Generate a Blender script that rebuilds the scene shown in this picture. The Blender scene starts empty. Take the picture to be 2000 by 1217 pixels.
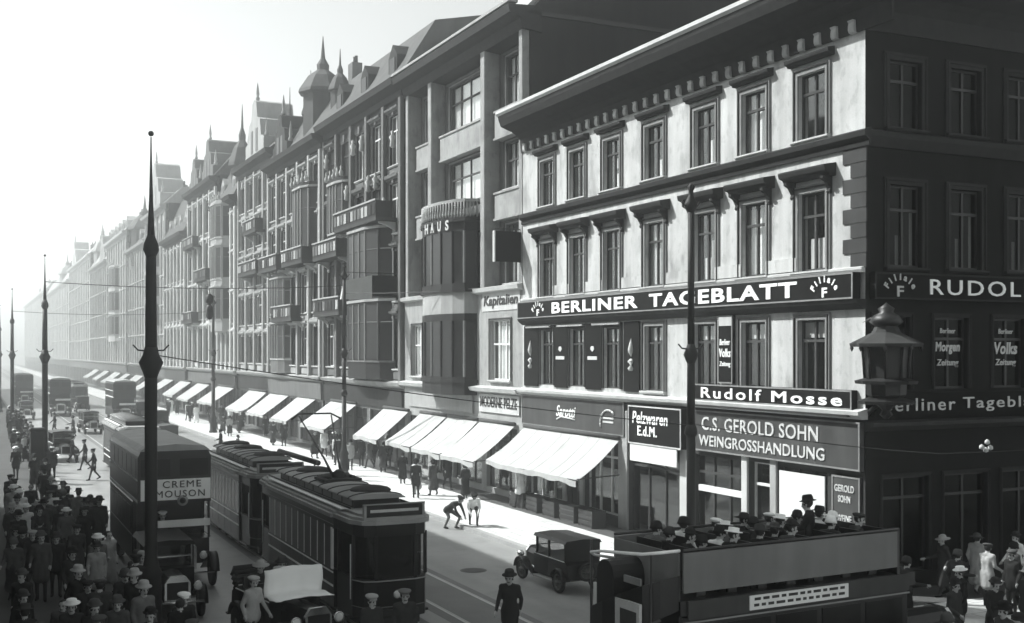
import bpy, math, random
from mathutils import Vector, Matrix

SC = bpy.context.scene
COL = SC.collection
RAD = math.radians
RNG = random.Random(11)

# ------------------------------------------------------------------ camera
cd = bpy.data.cameras.new('camera')
cd.sensor_width = 36.0
cd.lens = 40.5
cd.shift_y = 0.0398
cd.clip_start = 0.2
cd.clip_end = 5000
cam = bpy.data.objects.new('camera', cd)
COL.objects.link(cam)
cam.location = (0, 0, 6.8)
cam.rotation_euler = (RAD(90), 0, RAD(-25.2))
SC.camera = cam

# ------------------------------------------------------------------ sky, sun, exposure
TO_SUN = Vector((-1.0, 0.85, 1.3)).normalized()
world = bpy.data.worlds.new('World')
SC.world = world
world.use_nodes = True
wn = world.node_tree
sky = wn.nodes.new('ShaderNodeTexSky')
sky.sky_type = 'NISHITA'
sky.sun_disc = False
sky.sun_elevation = math.asin(TO_SUN.z)
sky.sun_rotation = math.atan2(TO_SUN.x, TO_SUN.y)
sky.air_density = 1.0
sky.dust_density = 1.5
bw = wn.nodes.new('ShaderNodeRGBToBW')          # the photograph is monochrome
tint = wn.nodes.new('ShaderNodeMix')
tint.data_type = 'RGBA'
tint.blend_type = 'MULTIPLY'
tint.inputs[0].default_value = 1.0
tint.inputs[7].default_value = (0.965, 1.0, 0.995, 1)
wn.links.new(sky.outputs[0], bw.inputs[0])
wn.links.new(bw.outputs[0], tint.inputs[6])
wn.links.new(tint.outputs[2], wn.nodes['Background'].inputs[0])
wn.nodes['Background'].inputs[1].default_value = 0.112

sd = bpy.data.lights.new('sun', 'SUN')
sd.energy = 3.5
sd.angle = RAD(0.6)
sd.color = (0.985, 1.0, 0.99)
sun = bpy.data.objects.new('sun', sd)
COL.objects.link(sun)
sun.rotation_euler = TO_SUN.to_track_quat('Z', 'Y').to_euler()
sun.location = (-30, 25, 60)

vs = SC.view_settings
vs.view_transform = 'Standard'
vs.look = 'None'
vs.gamma = 1.0
vs.use_curve_mapping = False
vs.exposure = 1.3
SC.cycles.use_denoising = True
SC.cycles.max_bounces = 8
SC.cycles.volume_bounces = 4
SC.cycles.transparent_max_bounces = 12

# ------------------------------------------------------------------ materials
def mat(name, v, rough=0.8, noise=0.2, scale=1.5, streak=0.0, spec=0.08, metal=0.0, bump=0.0, fine=0.0, bscale=40, lane=0.0, slab=0.0, patch=0.0):
    m = bpy.data.materials.new(name)
    m.use_nodes = True
    nt = m.node_tree
    b = nt.nodes['Principled BSDF']
    b.inputs['Roughness'].default_value = rough
    b.inputs['Metallic'].default_value = metal
    b.inputs['Specular IOR Level'].default_value = spec
    L = nt.links.new
    geo = nt.nodes.new('ShaderNodeNewGeometry')
    def nz(sc, det, st=(1, 1, 1)):
        mp = nt.nodes.new('ShaderNodeMapping')
        mp.inputs['Scale'].default_value = st
        L(geo.outputs['Position'], mp.inputs[0])
        n = nt.nodes.new('ShaderNodeTexNoise')
        n.inputs['Scale'].default_value = sc
        n.inputs['Detail'].default_value = det
        L(mp.outputs[0], n.inputs[0])
        return n.outputs[0]
    def mad(sock, a, c):
        n = nt.nodes.new('ShaderNodeMath')
        n.operation = 'MULTIPLY_ADD'
        L(sock, n.inputs[0])
        n.inputs[1].default_value = a
        n.inputs[2].default_value = c
        return n.outputs[0]
    def mul(a, c):
        n = nt.nodes.new('ShaderNodeMath')
        n.operation = 'MULTIPLY'
        L(a, n.inputs[0])
        L(c, n.inputs[1])
        return n.outputs[0]
    val = mad(nz(scale, 5), v * noise * 2.6, v * (1 - noise * 1.3))
    if streak:
        val = mul(val, mad(nz(1.0, 4, (2.6, 2.6, 0.22)), streak * 2.4, 1 - streak * 1.2))
    if fine:
        val = mul(val, mad(nz(22, 3), fine * 2.4, 1 - fine * 1.2))
    if patch:
        for sc, amt in ((1.1, patch), (4.5, patch * 0.6)):
            mr = nt.nodes.new('ShaderNodeMapRange')
            mr.interpolation_type = 'SMOOTHSTEP'
            mr.inputs[1].default_value = 0.53
            mr.inputs[2].default_value = 0.66
            mr.inputs[3].default_value = 1.0
            mr.inputs[4].default_value = 1.0 - amt
            L(nz(sc, 6, (1, 1, 0.55)), mr.inputs[0])
            val = mul(val, mr.outputs[0])
    if lane:
        val = mul(val, mad(nz(1.0, 5, (1.6, 0.05, 1)), lane * 2.4, 1 - lane * 1.2))
        val = mul(val, mad(nz(0.9, 3, (1, 0.5, 1)), lane * 1.6, 1 - lane * 0.8))
    if slab:
        br = nt.nodes.new('ShaderNodeTexBrick')
        br.inputs['Scale'].default_value = 1.0
        br.inputs['Brick Width'].default_value = 1.1
        br.inputs['Row Height'].default_value = 0.9
        br.inputs['Mortar Size'].default_value = 0.018
        br.inputs['Color1'].default_value = (1, 1, 1, 1)
        br.inputs['Color2'].default_value = (1 - slab, 1 - slab, 1 - slab, 1)
        br.inputs['Mortar'].default_value = (0.45, 0.45, 0.45, 1)
        L(geo.outputs['Position'], br.inputs[0])
        bb = nt.nodes.new('ShaderNodeRGBToBW')
        L(br.outputs[0], bb.inputs[0])
        val = mul(val, bb.outputs[0])
    cmb = nt.nodes.new('ShaderNodeCombineColor')
    L(mad(val, 0.985, 0), cmb.inputs[0])
    L(val, cmb.inputs[1])
    L(mad(val, 0.99, 0), cmb.inputs[2])
    L(cmb.outputs[0], b.inputs['Base Color'])
    if bump:
        bp = nt.nodes.new('ShaderNodeBump')
        bp.inputs['Strength'].default_value = bump
        bp.inputs['Distance'].default_value = 0.02
        L(nz(bscale, 4), bp.inputs['Height'])
        L(bp.outputs[0], b.inputs['Normal'])
    return m

def glass_mat(name, tintv=0.5, r0=0.035, r1=0.7):
    m = bpy.data.materials.new(name)
    m.use_nodes = True
    nt = m.node_tree
    nt.nodes.remove(nt.nodes['Principled BSDF'])
    L = nt.links.new
    tr = nt.nodes.new('ShaderNodeBsdfTransparent')
    tr.inputs[0].default_value = (tintv, tintv, tintv, 1)
    gl = nt.nodes.new('ShaderNodeBsdfGlossy')
    gl.inputs['Roughness'].default_value = 0.04
    gl.inputs[0].default_value = (0.9, 0.92, 0.91, 1)
    lw = nt.nodes.new('ShaderNodeLayerWeight')
    lw.inputs[0].default_value = 0.5
    pw = nt.nodes.new('ShaderNodeMath')
    pw.operation = 'POWER'
    pw.inputs[1].default_value = 4.0
    L(lw.outputs['Facing'], pw.inputs[0])
    fr = nt.nodes.new('ShaderNodeMath')
    fr.operation = 'MULTIPLY_ADD'
    fr.inputs[1].default_value = r1
    fr.inputs[2].default_value = r0
    L(pw.outputs[0], fr.inputs[0])
    mx = nt.nodes.new('ShaderNodeMixShader')
    L(fr.outputs[0], mx.inputs[0])
    L(tr.outputs[0], mx.inputs[1])
    L(gl.outputs[0], mx.inputs[2])
    L(mx.outputs[0], nt.nodes['Material Output'].inputs[0])
    return m

M = {}
def mk(key, *a, **k):
    M[key] = mat(key, *a, **k)
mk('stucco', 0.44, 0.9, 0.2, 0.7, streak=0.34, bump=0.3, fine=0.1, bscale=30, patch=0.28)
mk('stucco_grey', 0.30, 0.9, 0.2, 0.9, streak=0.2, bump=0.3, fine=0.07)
mk('stucco_dark', 0.014, 0.92, 0.25, 0.8, streak=0.3, bump=0.3, fine=0.08)  # side front stucco, far darker than the street front
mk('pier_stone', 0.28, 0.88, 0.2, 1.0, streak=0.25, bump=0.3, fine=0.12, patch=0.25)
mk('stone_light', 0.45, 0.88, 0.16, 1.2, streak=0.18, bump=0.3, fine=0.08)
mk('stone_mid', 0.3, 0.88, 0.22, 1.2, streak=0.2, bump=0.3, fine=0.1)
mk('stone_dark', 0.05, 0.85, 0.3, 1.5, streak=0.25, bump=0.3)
mk('trim_dark', 0.03, 0.75, 0.3, 3, streak=0.2, bump=0.15)
mk('trim_mid', 0.20, 0.75, 0.25, 3, streak=0.2, bump=0.15)
mk('black', 0.012, 0.45, 0.3, 4, spec=0.4)
mk('board_black', 0.006, 0.8, 0.35, 2, streak=0.3, spec=0.1)
mk('bronze', 0.012, 0.6, 0.35, 2, streak=0.3, spec=0.2)
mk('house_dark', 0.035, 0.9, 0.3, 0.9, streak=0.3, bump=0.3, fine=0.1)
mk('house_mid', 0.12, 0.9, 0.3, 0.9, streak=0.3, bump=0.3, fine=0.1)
mk('board_grey', 0.06, 0.7, 0.3, 1.4, streak=0.3)
mk('paint_white', 0.86, 0.6, 0.08, 2.5, streak=0.08)
mk('letter_dim', 0.5, 0.6, 0.2, 5)
mk('letter_dark', 0.05, 0.6, 0.2, 5)
mk('canvas', 0.38, 0.95, 0.13, 1.1, streak=0.12, bump=0.5, bscale=3, patch=0.1)
mk('canvas_grey', 0.5, 0.95, 0.1, 1.3, streak=0.12)
mk('firewall', 0.028, 0.95, 0.35, 0.35, streak=0.35, bump=0.4, fine=0.15)
mk('roof', 0.08, 0.7, 0.3, 1.2, streak=0.25, bump=0.3)
mk('zinc', 0.34, 0.5, 0.2, 1.2, streak=0.2)
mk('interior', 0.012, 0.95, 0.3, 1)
mk('curtain', 0.75, 0.95, 0.15, 3, streak=0.3)
mk('blind', 0.62, 0.95, 0.08, 3, streak=0.1)
mk('sash', 0.06, 0.6, 0.15, 4)
mk('sash_light', 0.6, 0.6, 0.1, 4)
mk('sash_dark', 0.05, 0.6, 0.2, 4)
mk('far_glass', 0.012, 0.3, 0.3, 2, spec=0.22)
mk('iron', 0.018, 0.5, 0.3, 5, spec=0.4)
mk('pole_iron', 0.016, 0.6, 0.3, 3, spec=0.25, bump=0.2)
mk('rail', 0.5, 0.35, 0.15, 5, spec=0.5)
mk('rubber', 0.02, 0.85, 0.2, 6)
mk('rim', 0.12, 0.5, 0.2, 6)
mk('tram_dark', 0.007, 0.4, 0.3, 2, spec=0.25, streak=0.2)
mk('tram_trim', 0.82, 0.5, 0.12, 4, streak=0.1)
mk('tram_roof', 0.30, 0.75, 0.2, 1.5, streak=0.12, bump=0.2)
mk('tram_roof_dark', 0.03, 0.7, 0.3, 2)
mk('car_black', 0.005, 0.35, 0.2, 3, spec=0.2)
mk('car_grey', 0.05, 0.25, 0.2, 3, spec=0.5)
mk('bus_body', 0.010, 0.35, 0.3, 2, spec=0.5, streak=0.2)
mk('bus_panel', 0.17, 0.55, 0.18, 1.1, streak=0.22)
mk('bus_cream', 0.75, 0.5, 0.12, 2, streak=0.15)
mk('chrome', 0.7, 0.18, 0.05, 5, metal=1.0)
mk('lamp_glass', 0.6, 0.12, 0.05, 5, spec=0.8)
mk('leather', 0.03, 0.6, 0.2, 6)
mk('asphalt', 0.25, 0.42, 0.22, 0.35, bump=0.25, fine=0.14, spec=0.4, bscale=60, lane=0.24, patch=0.14)
mk('setts', 0.17, 0.55, 0.25, 0.8, bump=0.5, fine=0.2, bscale=14)
mk('granite', 0.58, 0.85, 0.12, 0.5, bump=0.25, fine=0.1, slab=0.14)
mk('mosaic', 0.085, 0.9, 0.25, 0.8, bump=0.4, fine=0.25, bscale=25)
mk('kerbstone', 0.30, 0.8, 0.2, 1.5, bump=0.2, fine=0.1)
mk('skin', 0.42, 0.6, 0.08, 8)
mk('hair', 0.03, 0.7, 0.2, 20)
for i, v in enumerate((0.012, 0.022, 0.04, 0.07, 0.14, 0.34, 0.82)):
    mk('cloth%d' % i, v, 0.92, 0.2, 9, bump=0.15)
M['glass'] = glass_mat('glass', 0.95)
M['glass_side'] = glass_mat('glass_side', 0.6, 0.008, 0.15)
M['glass_car'] = glass_mat('glass_car', 0.7)

# ------------------------------------------------------------------ mesh builder
class MB:
    def __init__(s):
        s.v = []; s.f = []; s.m = []; s.s = []
    def add(s, vs, fs, mi=0, smooth=False):
        o = len(s.v)
        s.v += [tuple(p) for p in vs]
        for f in fs:
            s.f.append([i + o for i in f]); s.m.append(mi); s.s.append(smooth)
        return s
    def quad(s, a, b, c, d, mi=0):
        return s.add([a, b, c, d], [(0, 1, 2, 3)], mi)
    def box(s, x0, y0, z0, x1, y1, z1, mi=0):
        if x0 > x1: x0, x1 = x1, x0
        if y0 > y1: y0, y1 = y1, y0
        if z0 > z1: z0, z1 = z1, z0
        vs = [(x0, y0, z0), (x1, y0, z0), (x1, y1, z0), (x0, y1, z0), (x0, y0, z1), (x1, y0, z1), (x1, y1, z1), (x0, y1, z1)]
        fs = [(0, 3, 2, 1), (4, 5, 6, 7), (0, 1, 5, 4), (1, 2, 6, 5), (2, 3, 7, 6), (3, 0, 4, 7)]
        return s.add(vs, fs, mi)
    def bbox(s, x0, y0, z0, x1, y1, z1, b=0.02, mi=0):
        # box with chamfered vertical and top edges (two rings)
        vs = []
        for z, i in ((z0, 0), (z1 - b, 0), (z1, b)):
            vs += [(x0 + i + b, y0 + i, z), (x1 - i - b, y0 + i, z), (x1 - i, y0 + i + b, z), (x1 - i, y1 - i - b, z),
                   (x1 - i - b, y1 - i, z), (x0 + i + b, y1 - i, z), (x0 + i, y1 - i - b, z), (x0 + i, y0 + i + b, z)]
        fs = []
        for r in (0, 1):
            for k in range(8):
                a = r * 8 + k; c = r * 8 + (k + 1) % 8
                fs.append((a, c, c + 8, a + 8))
        fs.append(tuple(range(16, 24))); fs.append(tuple(range(7, -1, -1)))
        return s.add(vs, fs, mi)
    def tube(s, pts, rad, n=8, mi=0, caps=True, smooth=True, sq=1.0):
        pts = [Vector(p) for p in pts]
        if not hasattr(rad, '__len__'): rad = [rad] * len(pts)
        vs = []; fs = []
        for i, p in enumerate(pts):
            d = (pts[min(i + 1, len(pts) - 1)] - pts[max(i - 1, 0)])
            d = d.normalized() if d.length > 1e-9 else Vector((0, 0, 1))
            ref = Vector((0, 1, 0)) if abs(d.z) > 0.9 else Vector((0, 0, 1))
            u = d.cross(ref).normalized(); w = u.cross(d)
            for k in range(n):
                a = 2 * math.pi * k / n
                vs.append(p + u * (math.cos(a) * rad[i]) + w * (math.sin(a) * rad[i] * sq))
        for i in range(len(pts) - 1):
            for k in range(n):
                a = i * n + k; b = i * n + (k + 1) % n
                fs.append((a, b, b + n, a + n))
        s.add(vs, fs, mi, smooth)
        if caps:
            o = len(s.v) - len(vs)
            s.f.append([o + k for k in range(n - 1, -1, -1)]); s.m.append(mi); s.s.append(False)
            e = o + (len(pts) - 1) * n
            s.f.append([e + k for k in range(n)]); s.m.append(mi); s.s.append(False)
        return s
    def lathe(s, prof, n=12, c=(0, 0, 0), mi=0, axis='z', smooth=True):
        vs = []; fs = []
        for r, h in prof:
            for k in range(n):
                a = 2 * math.pi * k / n
                x, y = r * math.cos(a), r * math.sin(a)
                if axis == 'z': p = (x, y, h)
                elif axis == 'y': p = (x, h, y)
                else: p = (h, x, y)
                vs.append((p[0] + c[0], p[1] + c[1], p[2] + c[2]))
        for i in range(len(prof) - 1):
            for k in range(n):
                a = i * n + k; b = i * n + (k + 1) % n
                fs.append((a, b, b + n, a + n))
        s.add(vs, fs, mi, smooth)
        o = len(s.v) - len(vs)
        if prof[0][0] > 1e-4: s.f.append([o + k for k in range(n - 1, -1, -1)]); s.m.append(mi); s.s.append(False)
        e = o + (len(prof) - 1) * n
        if prof[-1][0] > 1e-4: s.f.append([e + k for k in range(n)]); s.m.append(mi); s.s.append(False)
        return s
    def prism(s, poly, a, b, axis='y', mi=0, smooth=False):
        # poly of 2D points; axis y: poly in (x,z); axis x: poly in (y,z); axis z: poly in (x,y)
        def P(p, t):
            return (p[0], t, p[1]) if axis == 'y' else ((t, p[0], p[1]) if axis == 'x' else (p[0], p[1], t))
        n = len(poly)
        vs = [P(p, a) for p in poly] + [P(p, b) for p in poly]
        s.add(vs, [(i, (i + 1) % n, (i + 1) % n + n, i + n) for i in range(n)], mi, smooth)
        o = len(s.v) - 2 * n
        s.f.append([o + i for i in range(n - 1, -1, -1)]); s.m.append(mi); s.s.append(False)
        s.f.append([o + n + i for i in range(n)]); s.m.append(mi); s.s.append(False)
        return s
    def ball(s, c, r, n=10, m=7, mi=0, sz=1.0):
        prof = [(r * math.sin(math.pi * i / m), -r * sz * math.cos(math.pi * i / m)) for i in range(m + 1)]
        return s.lathe(prof, n, c, mi)
    def mesh(s, name, mats):
        me = bpy.data.meshes.new(name)
        me.from_pydata(s.v, [], s.f)
        for m in (mats if isinstance(mats, (list, tuple)) else [mats]):
            me.materials.append(M[m] if isinstance(m, str) else m)
        me.polygons.foreach_set('material_index', s.m)
        me.polygons.foreach_set('use_smooth', s.s)
        me.update()
        return me
    def build(s, name, mats, parent=None, loc=None, rz=None):
        return ob(name, s.mesh(name, mats), parent, loc, rz)

def ob(name, me, parent=None, loc=None, rz=None):
    o = bpy.data.objects.new(name, me)
    COL.objects.link(o)
    if parent: o.parent = parent
    if loc is not None: o.location = loc
    if rz is not None: o.rotation_euler = (0, 0, rz)
    return o

def tag(o, label=None, cat=None, group=None, kind=None):
    if label: o['label'] = label
    if cat: o['category'] = cat
    if group: o['group'] = group
    if kind: o['kind'] = kind
    return o

def thing(name, label, cat, loc=(0, 0, 0), rz=0.0, group=None):
    return tag(ob(name, None, None, loc, rz), label, cat, group)

CACHE = {}
def cached(key, fn):
    if key not in CACHE: CACHE[key] = fn()
    return CACHE[key]

def wall_mesh(mb, P, u0, u1, z0, z1, ops, depth, mi=0, mr=None):
    """wall sheet with recessed openings; P(u, z, d) maps to local space"""
    us = sorted({u0, u1} | {o[0] for o in ops} | {o[1] for o in ops})
    zs = sorted({z0, z1} | {o[2] for o in ops} | {o[3] for o in ops})
    us = [u for u in us if u0 <= u <= u1]; zs = [z for z in zs if z0 <= z <= z1]
    for i in range(len(us) - 1):
        for j in range(len(zs) - 1):
            uc = (us[i] + us[i + 1]) / 2; zc = (zs[j] + zs[j + 1]) / 2
            if any(o[0] < uc < o[1] and o[2] < zc < o[3] for o in ops): continue
            mb.quad(P(us[i], zs[j], 0), P(us[i + 1], zs[j], 0), P(us[i + 1], zs[j + 1], 0), P(us[i], zs[j + 1], 0), mi)
    mr = mi if mr is None else mr
    for a, b, c, d in ops:
        for (p, q) in (((a, c), (b, c)), ((b, c), (b, d)), ((b, d), (a, d)), ((a, d), (a, c))):
            mb.quad(P(p[0], p[1], 0), P(q[0], q[1], 0), P(q[0], q[1], depth), P(p[0], p[1], depth), mr)

def text_geo(s, bold=0.0, shear=0.0, ext=0.012, space=1.0):
    cu = bpy.data.curves.new('txt', 'FONT')
    cu.body = s
    cu.size = 1.0
    cu.offset = bold
    cu.shear = shear
    cu.extrude = ext
    cu.space_character = space
    cu.resolution_u = 3
    o = bpy.data.objects.new('txt', cu)
    COL.objects.link(o)
    bpy.context.view_layer.update()
    me = bpy.data.meshes.new_from_object(o.evaluated_get(bpy.context.evaluated_depsgraph_get()))
    bpy.data.objects.remove(o)
    bpy.data.curves.remove(cu)
    return me

def lettering(parent, s, pos, w, h, facing, m='paint_white', bold=0.02, shear=0.0, space=1.05, serif=False, name='lettering'):
    """facing 'x': reads on a face turned to -X; 'y': on a face turned to -Y. pos = centre, fitted to w x h"""
    me = text_geo(s, bold, shear, 0.012, space)
    xs = [v.co.x for v in me.vertices]; ys = [v.co.y for v in me.vertices]
    x0, x1, y0, y1 = min(xs), max(xs), min(ys), max(ys)
    sx, sy = w / (x1 - x0), h / (y1 - y0)
    for v in me.vertices:
        v.co = Vector(((v.co.x - (x0 + x1) / 2) * sx, (v.co.y - (y0 + y1) / 2) * sy, v.co.z))
    me.materials.clear()
    me.materials.append(M[m])
    for p in me.polygons: p.material_index = 0
    o = ob(name, me, parent, pos)
    o.rotation_euler = (RAD(90), 0, RAD(-90) if facing == 'x' else 0.0)
    return o

def arc_lettering(parent, s, pos, r, size, facing, m='paint_white', a0=150, a1=30):
    """letters set on an arc"""
    mb = MB()
    for i, ch in enumerate(s):
        a = RAD(a0 + (a1 - a0) * i / (len(s) - 1))
        me = text_geo(ch, 0.03, 0, 0.012)
        xs = [v.co.x for v in me.vertices]
        cx = (min(xs) + max(xs)) / 2
        c, q = math.cos(a - math.pi / 2), math.sin(a - math.pi / 2)
        vs = []
        for v in me.vertices:
            x, y = (v.co.x - cx) * size, v.co.y * size
            vs.append((r * math.cos(a) * 1.15 + x * c - y * q, r * math.sin(a) + x * q + y * c, v.co.z))
        mb.add(vs, [tuple(p.vertices) for p in me.polygons])
        bpy.data.meshes.remove(me)
    o = mb.build('lettering', m, parent, pos)
    o.rotation_euler = (RAD(90), 0, RAD(-90) if facing == 'x' else 0.0)
    return o

# ------------------------------------------------------------------ the ground
D = 22.4            # plane of the sunlit house fronts
def struct(name, mb, mats):
    return tag(mb.build(name, mats), kind='structure')
struct('ground', MB().box(-3000, -3000, -0.4, 3000, 3000, -0.30), 'asphalt')
g = MB(); g.box(4.3, -60, -0.28, 17.1, 700, 0.0); g.box(17.1, -60, -0.28, 120, 20.4, -0.002); g.box(-80, -60, -0.28, 4.3, 12.5, -0.002)
struct('road', g, 'asphalt')
g = MB()
for c in (9.4, 12.0):
    g.box(c - 1.05, -60, 0.0, c + 1.05, 700, 0.004)
struct('track_bed_paving', g, 'setts')
g = MB()
for c in (9.4, 12.0):
    for e in (-0.7175, 0.7175):
        g.box(c + e - 0.035, -60, 0.004, c + e + 0.035, 700, 0.012)
        g.box(c + e + 0.06, -60, 0.004, c + e + 0.085, 700, 0.008)
struct('tram_rails', g, 'rail')
g = MB(); g.box(17.35, 20.7, -0.28, 20.9, 700, 0.13); g.box(20.9, 20.7, -0.28, 120, 22.9, 0.13)
struct('pavement_right', g, 'granite')
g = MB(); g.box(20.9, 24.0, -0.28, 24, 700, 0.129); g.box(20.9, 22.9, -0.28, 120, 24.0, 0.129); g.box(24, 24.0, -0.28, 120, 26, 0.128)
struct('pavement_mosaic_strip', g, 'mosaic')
g = MB(); g.box(17.1, 20.4, -0.28, 17.35, 700, 0.135); g.box(17.35, 20.4, -0.28, 120, 20.7, 0.135)
struct('kerb_right', g, 'kerbstone')
struct('pavement_left', MB().box(-12, 12.8, -0.28, 4.05, 700, 0.13), 'mosaic')
g = MB(); g.box(4.05, 12.5, -0.28, 4.3, 700, 0.135); g.box(-80, 12.5, -0.28, 4.05, 12.8, 0.135)
struct('kerb_left', g, 'kerbstone')

for k, (x, y) in enumerate(((14.2, 33.0), (7.9, 24.0), (15.0, 45.5), (5.0, 52.0), (10.7, 60.0))):
    c = thing('manhole_cover', ('iron manhole cover in the road near the closed motor car', 'iron manhole cover by the touring car', 'iron manhole cover near the stooping workmen', 'iron manhole cover at the shaded kerb past the bus', 'iron manhole cover between the rails beyond the trailer')[k], 'manhole', (x, y, 0.0))
    MB().lathe([(0.36, 0.0), (0.36, 0.008), (0.3, 0.012), (0, 0.012)], 18).build('lid', 'iron', c)
    MB().lathe([(0.42, 0.0), (0.42, 0.006), (0.37, 0.006)], 18).build('frame', 'rim', c)
# ------------------------------------------------------------------ windows
def sash_mesh(w, h, cols, trans, m, casing, cm):
    def f():
        mb = MB()
        a = 0.065
        x0, x1 = 0.13, 0.20
        mb.box(x0, -w / 2, 0, x1, -w / 2 + a, h); mb.box(x0, w / 2 - a, 0, x1, w / 2, h)
        mb.box(x0, -w / 2 + a, 0, x1, w / 2 - a, a); mb.box(x0, -w / 2 + a, h - a, x1, w / 2 - a, h)
        for k in range(1, cols):
            y = -w / 2 + w * k / cols
            mb.box(x0 - 0.012, y - 0.04, a, x1 + 0.005, y + 0.04, h - a)
        if trans:
            mb.box(x0 - 0.02, -w / 2 + a, h * trans - 0.04, x1 + 0.01, w / 2 - a, h * trans + 0.04)
        if casing:
            c = casing
            for i, (o0, o1, pr, mi) in enumerate(((0.0, c * 0.55, 0.05, 1), (c * 0.55, c * 0.75, 0.09, 2), (c * 0.75, c, 0.065, 1))):
                mb.box(-pr, -w / 2 - o1, 0, 0.0, -w / 2 - o0, h + o0, mi); mb.box(-pr, w / 2 + o0, 0, 0.0, w / 2 + o1, h + o0, mi)
                mb.box(-pr, -w / 2 - o1, h + o0, 0.0, w / 2 + o1, h + o1, mi)
        return mb.mesh('window', [m, cm, 'trim_dark'])
    return cached(('sash', w, h, cols, trans, m, casing, cm), f)

def hood_mesh(w, pr, th, m):
    def f():
        mb = MB()
        mb.prism([(0, 0), (-pr * 0.5, 0), (-pr * 0.62, th * 0.3), (-pr * 0.92, th * 0.45), (-pr, th * 0.8), (-pr, th), (0, th * 1.25)], -w / 2, w / 2)
        return mb.mesh('hood', m)
    return cached(('hood', w, pr, th, m), f)

def console_mesh(h, pr, m):
    def f():
        pts = [(0, 0), (-0.07, 0.0), (-0.11, h * 0.12), (-0.08, h * 0.3), (-pr * 0.55, h * 0.68), (-pr, h * 0.85), (-pr, h), (0, h)]
        return MB().prism(pts, -0.07, 0.07).mesh('bracket', m)
    return cached(('cons', h, pr, m), f)

def window(par, loc, w, h, rz=0.0, cols=2, trans=0.7, m='sash', casing=0.22, cm='trim_mid', hood=None, consoles=False, sill=True,
           panes=True, dress=None, gm='glass', hoodm='trim_dark', sillm='stone_light'):
    o = ob('window', sash_mesh(w, h, cols, trans, m, casing, cm), par, loc, rz)
    if panes:
        zs = [(0.065, h * trans - 0.04), (h * trans + 0.04, h - 0.065)] if trans else [(0.065, h - 0.065)]
        for k in range(cols):
            ya = -w / 2 + w * k / cols + 0.05; yb = -w / 2 + w * (k + 1) / cols - 0.05
            for z0, z1 in zs:
                me = cached(('pane', yb - ya, z1 - z0, gm), lambda: MB().box(0, 0, 0, 0.008, yb - ya, z1 - z0).mesh('pane', gm))
                ob('pane', me, o, (0.16, ya, z0))
    else:
        me = cached(('pane1', w, h, gm), lambda: MB().box(0, -w / 2 + 0.02, 0.02, 0.01, w / 2 - 0.02, h - 0.02).mesh('pane', gm))
        ob('pane', me, o, (0.165, 0, 0))
    if hood:
        hw, pr, th, dz = hood
        ob('hood', hood_mesh(hw, pr, th, hoodm), o, (0, 0, h + dz))
        if consoles:
            for e in (-1, 1):
                ob('bracket', console_mesh(0.5, pr * 0.8, hoodm), o, (0, e * (w / 2 + casing - 0.02), h + dz - 0.5))
    if sill:
        me = cached(('sill', w, casing, sillm), lambda: MB().prism([(0.1, -0.13), (-0.1, -0.13), (-0.16, -0.07), (-0.16, -0.02), (0.13, 0.0)], -w / 2 - casing, w / 2 + casing).mesh('sill', sillm))
        ob('sill', me, o)
    for d in (dress or ()):
        kind, y0, y1, z0, z1 = d
        mb = MB()
        n = max(2, int((y1 - y0) * w / 0.09))
        if kind == 'blind':
            mb.box(0.26, (y0 - 0.5) * w, z0 * h, 0.27, (y1 - 0.5) * w, z1 * h)
            mb.build('blind', 'blind', o)
        else:
            vs = []; fs = []
            for i in range(n + 1):
                y = (y0 - 0.5 + (y1 - y0) * i / n) * w
                x = 0.28 + (0.03 if i % 2 else 0)
                vs += [(x, y, z0 * h), (x, y, z1 * h)]
            for i in range(n): fs.append((2 * i, 2 * i + 2, 2 * i + 3, 2 * i + 1))
            mb.add(vs, fs)
            mb.build('curtain', 'curtain', o)
    return o

# ------------------------------------------------------------------ corner house with the newspaper signs
Y1 = 24.66
LB = 21.8
b1 = thing('corner_house', 'pale stucco corner house with dark window hoods and deep bracketed eaves', 'building', (D, Y1, 0))
WY = [44.05, 41.34, 38.55, 35.5, 32.33, 29.65, 26.88]
WW = 1.22
PX = lambda u, z, d: (d, u, z)
ops = []
for y in WY:
    y -= Y1
    ops += [(y - WW / 2, y + WW / 2, 13.1, 15.03), (y - WW / 2, y + WW / 2, 9.2, 11.5), (y - WW / 2, y + WW / 2, 5.4, 7.75)]
mb = MB()
wall_mesh(mb, PX, 0, LB, 5.0, 16.6, ops, 0.35, 0)
mb.build('facade_wall', 'stucco', b1)
# shop storey
gop = [(0.35, 1.15, 0.35, 3.35), (1.55, 3.75, 0.6, 3.35), (4.15, 5.2, 0.13, 3.35), (5.6, 8.3, 0.6, 3.35), (9.25, 12.6, 0.13, 3.3), (13.3, 16.0, 0.5, 3.35), (16.4, 17.5, 0.13, 3.35), (17.9, 21.3, 0.5, 3.35)]
mb = MB()
wall_mesh(mb, PX, 0, LB, 0, 5.0, gop, 0.45, 0)
mb.build('shop_wall', 'stone_dark', b1)
PS = lambda u, z, d: (u, d, z)
SX = [1.45, 3.75, 6.05, 8.35, 10.65]
SF = [0.95, 3.18, 5.5, 7.8, 10.1]
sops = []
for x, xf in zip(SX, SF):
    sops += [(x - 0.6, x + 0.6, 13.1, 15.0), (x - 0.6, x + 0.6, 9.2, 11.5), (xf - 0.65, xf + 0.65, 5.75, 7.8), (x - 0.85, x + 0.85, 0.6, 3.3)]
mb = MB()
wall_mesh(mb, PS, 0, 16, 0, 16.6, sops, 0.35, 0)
mb.build('side_wall', 'stucco_dark', b1)
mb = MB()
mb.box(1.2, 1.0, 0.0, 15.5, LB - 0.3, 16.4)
mb.build('interior', 'interior', b1)
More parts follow.
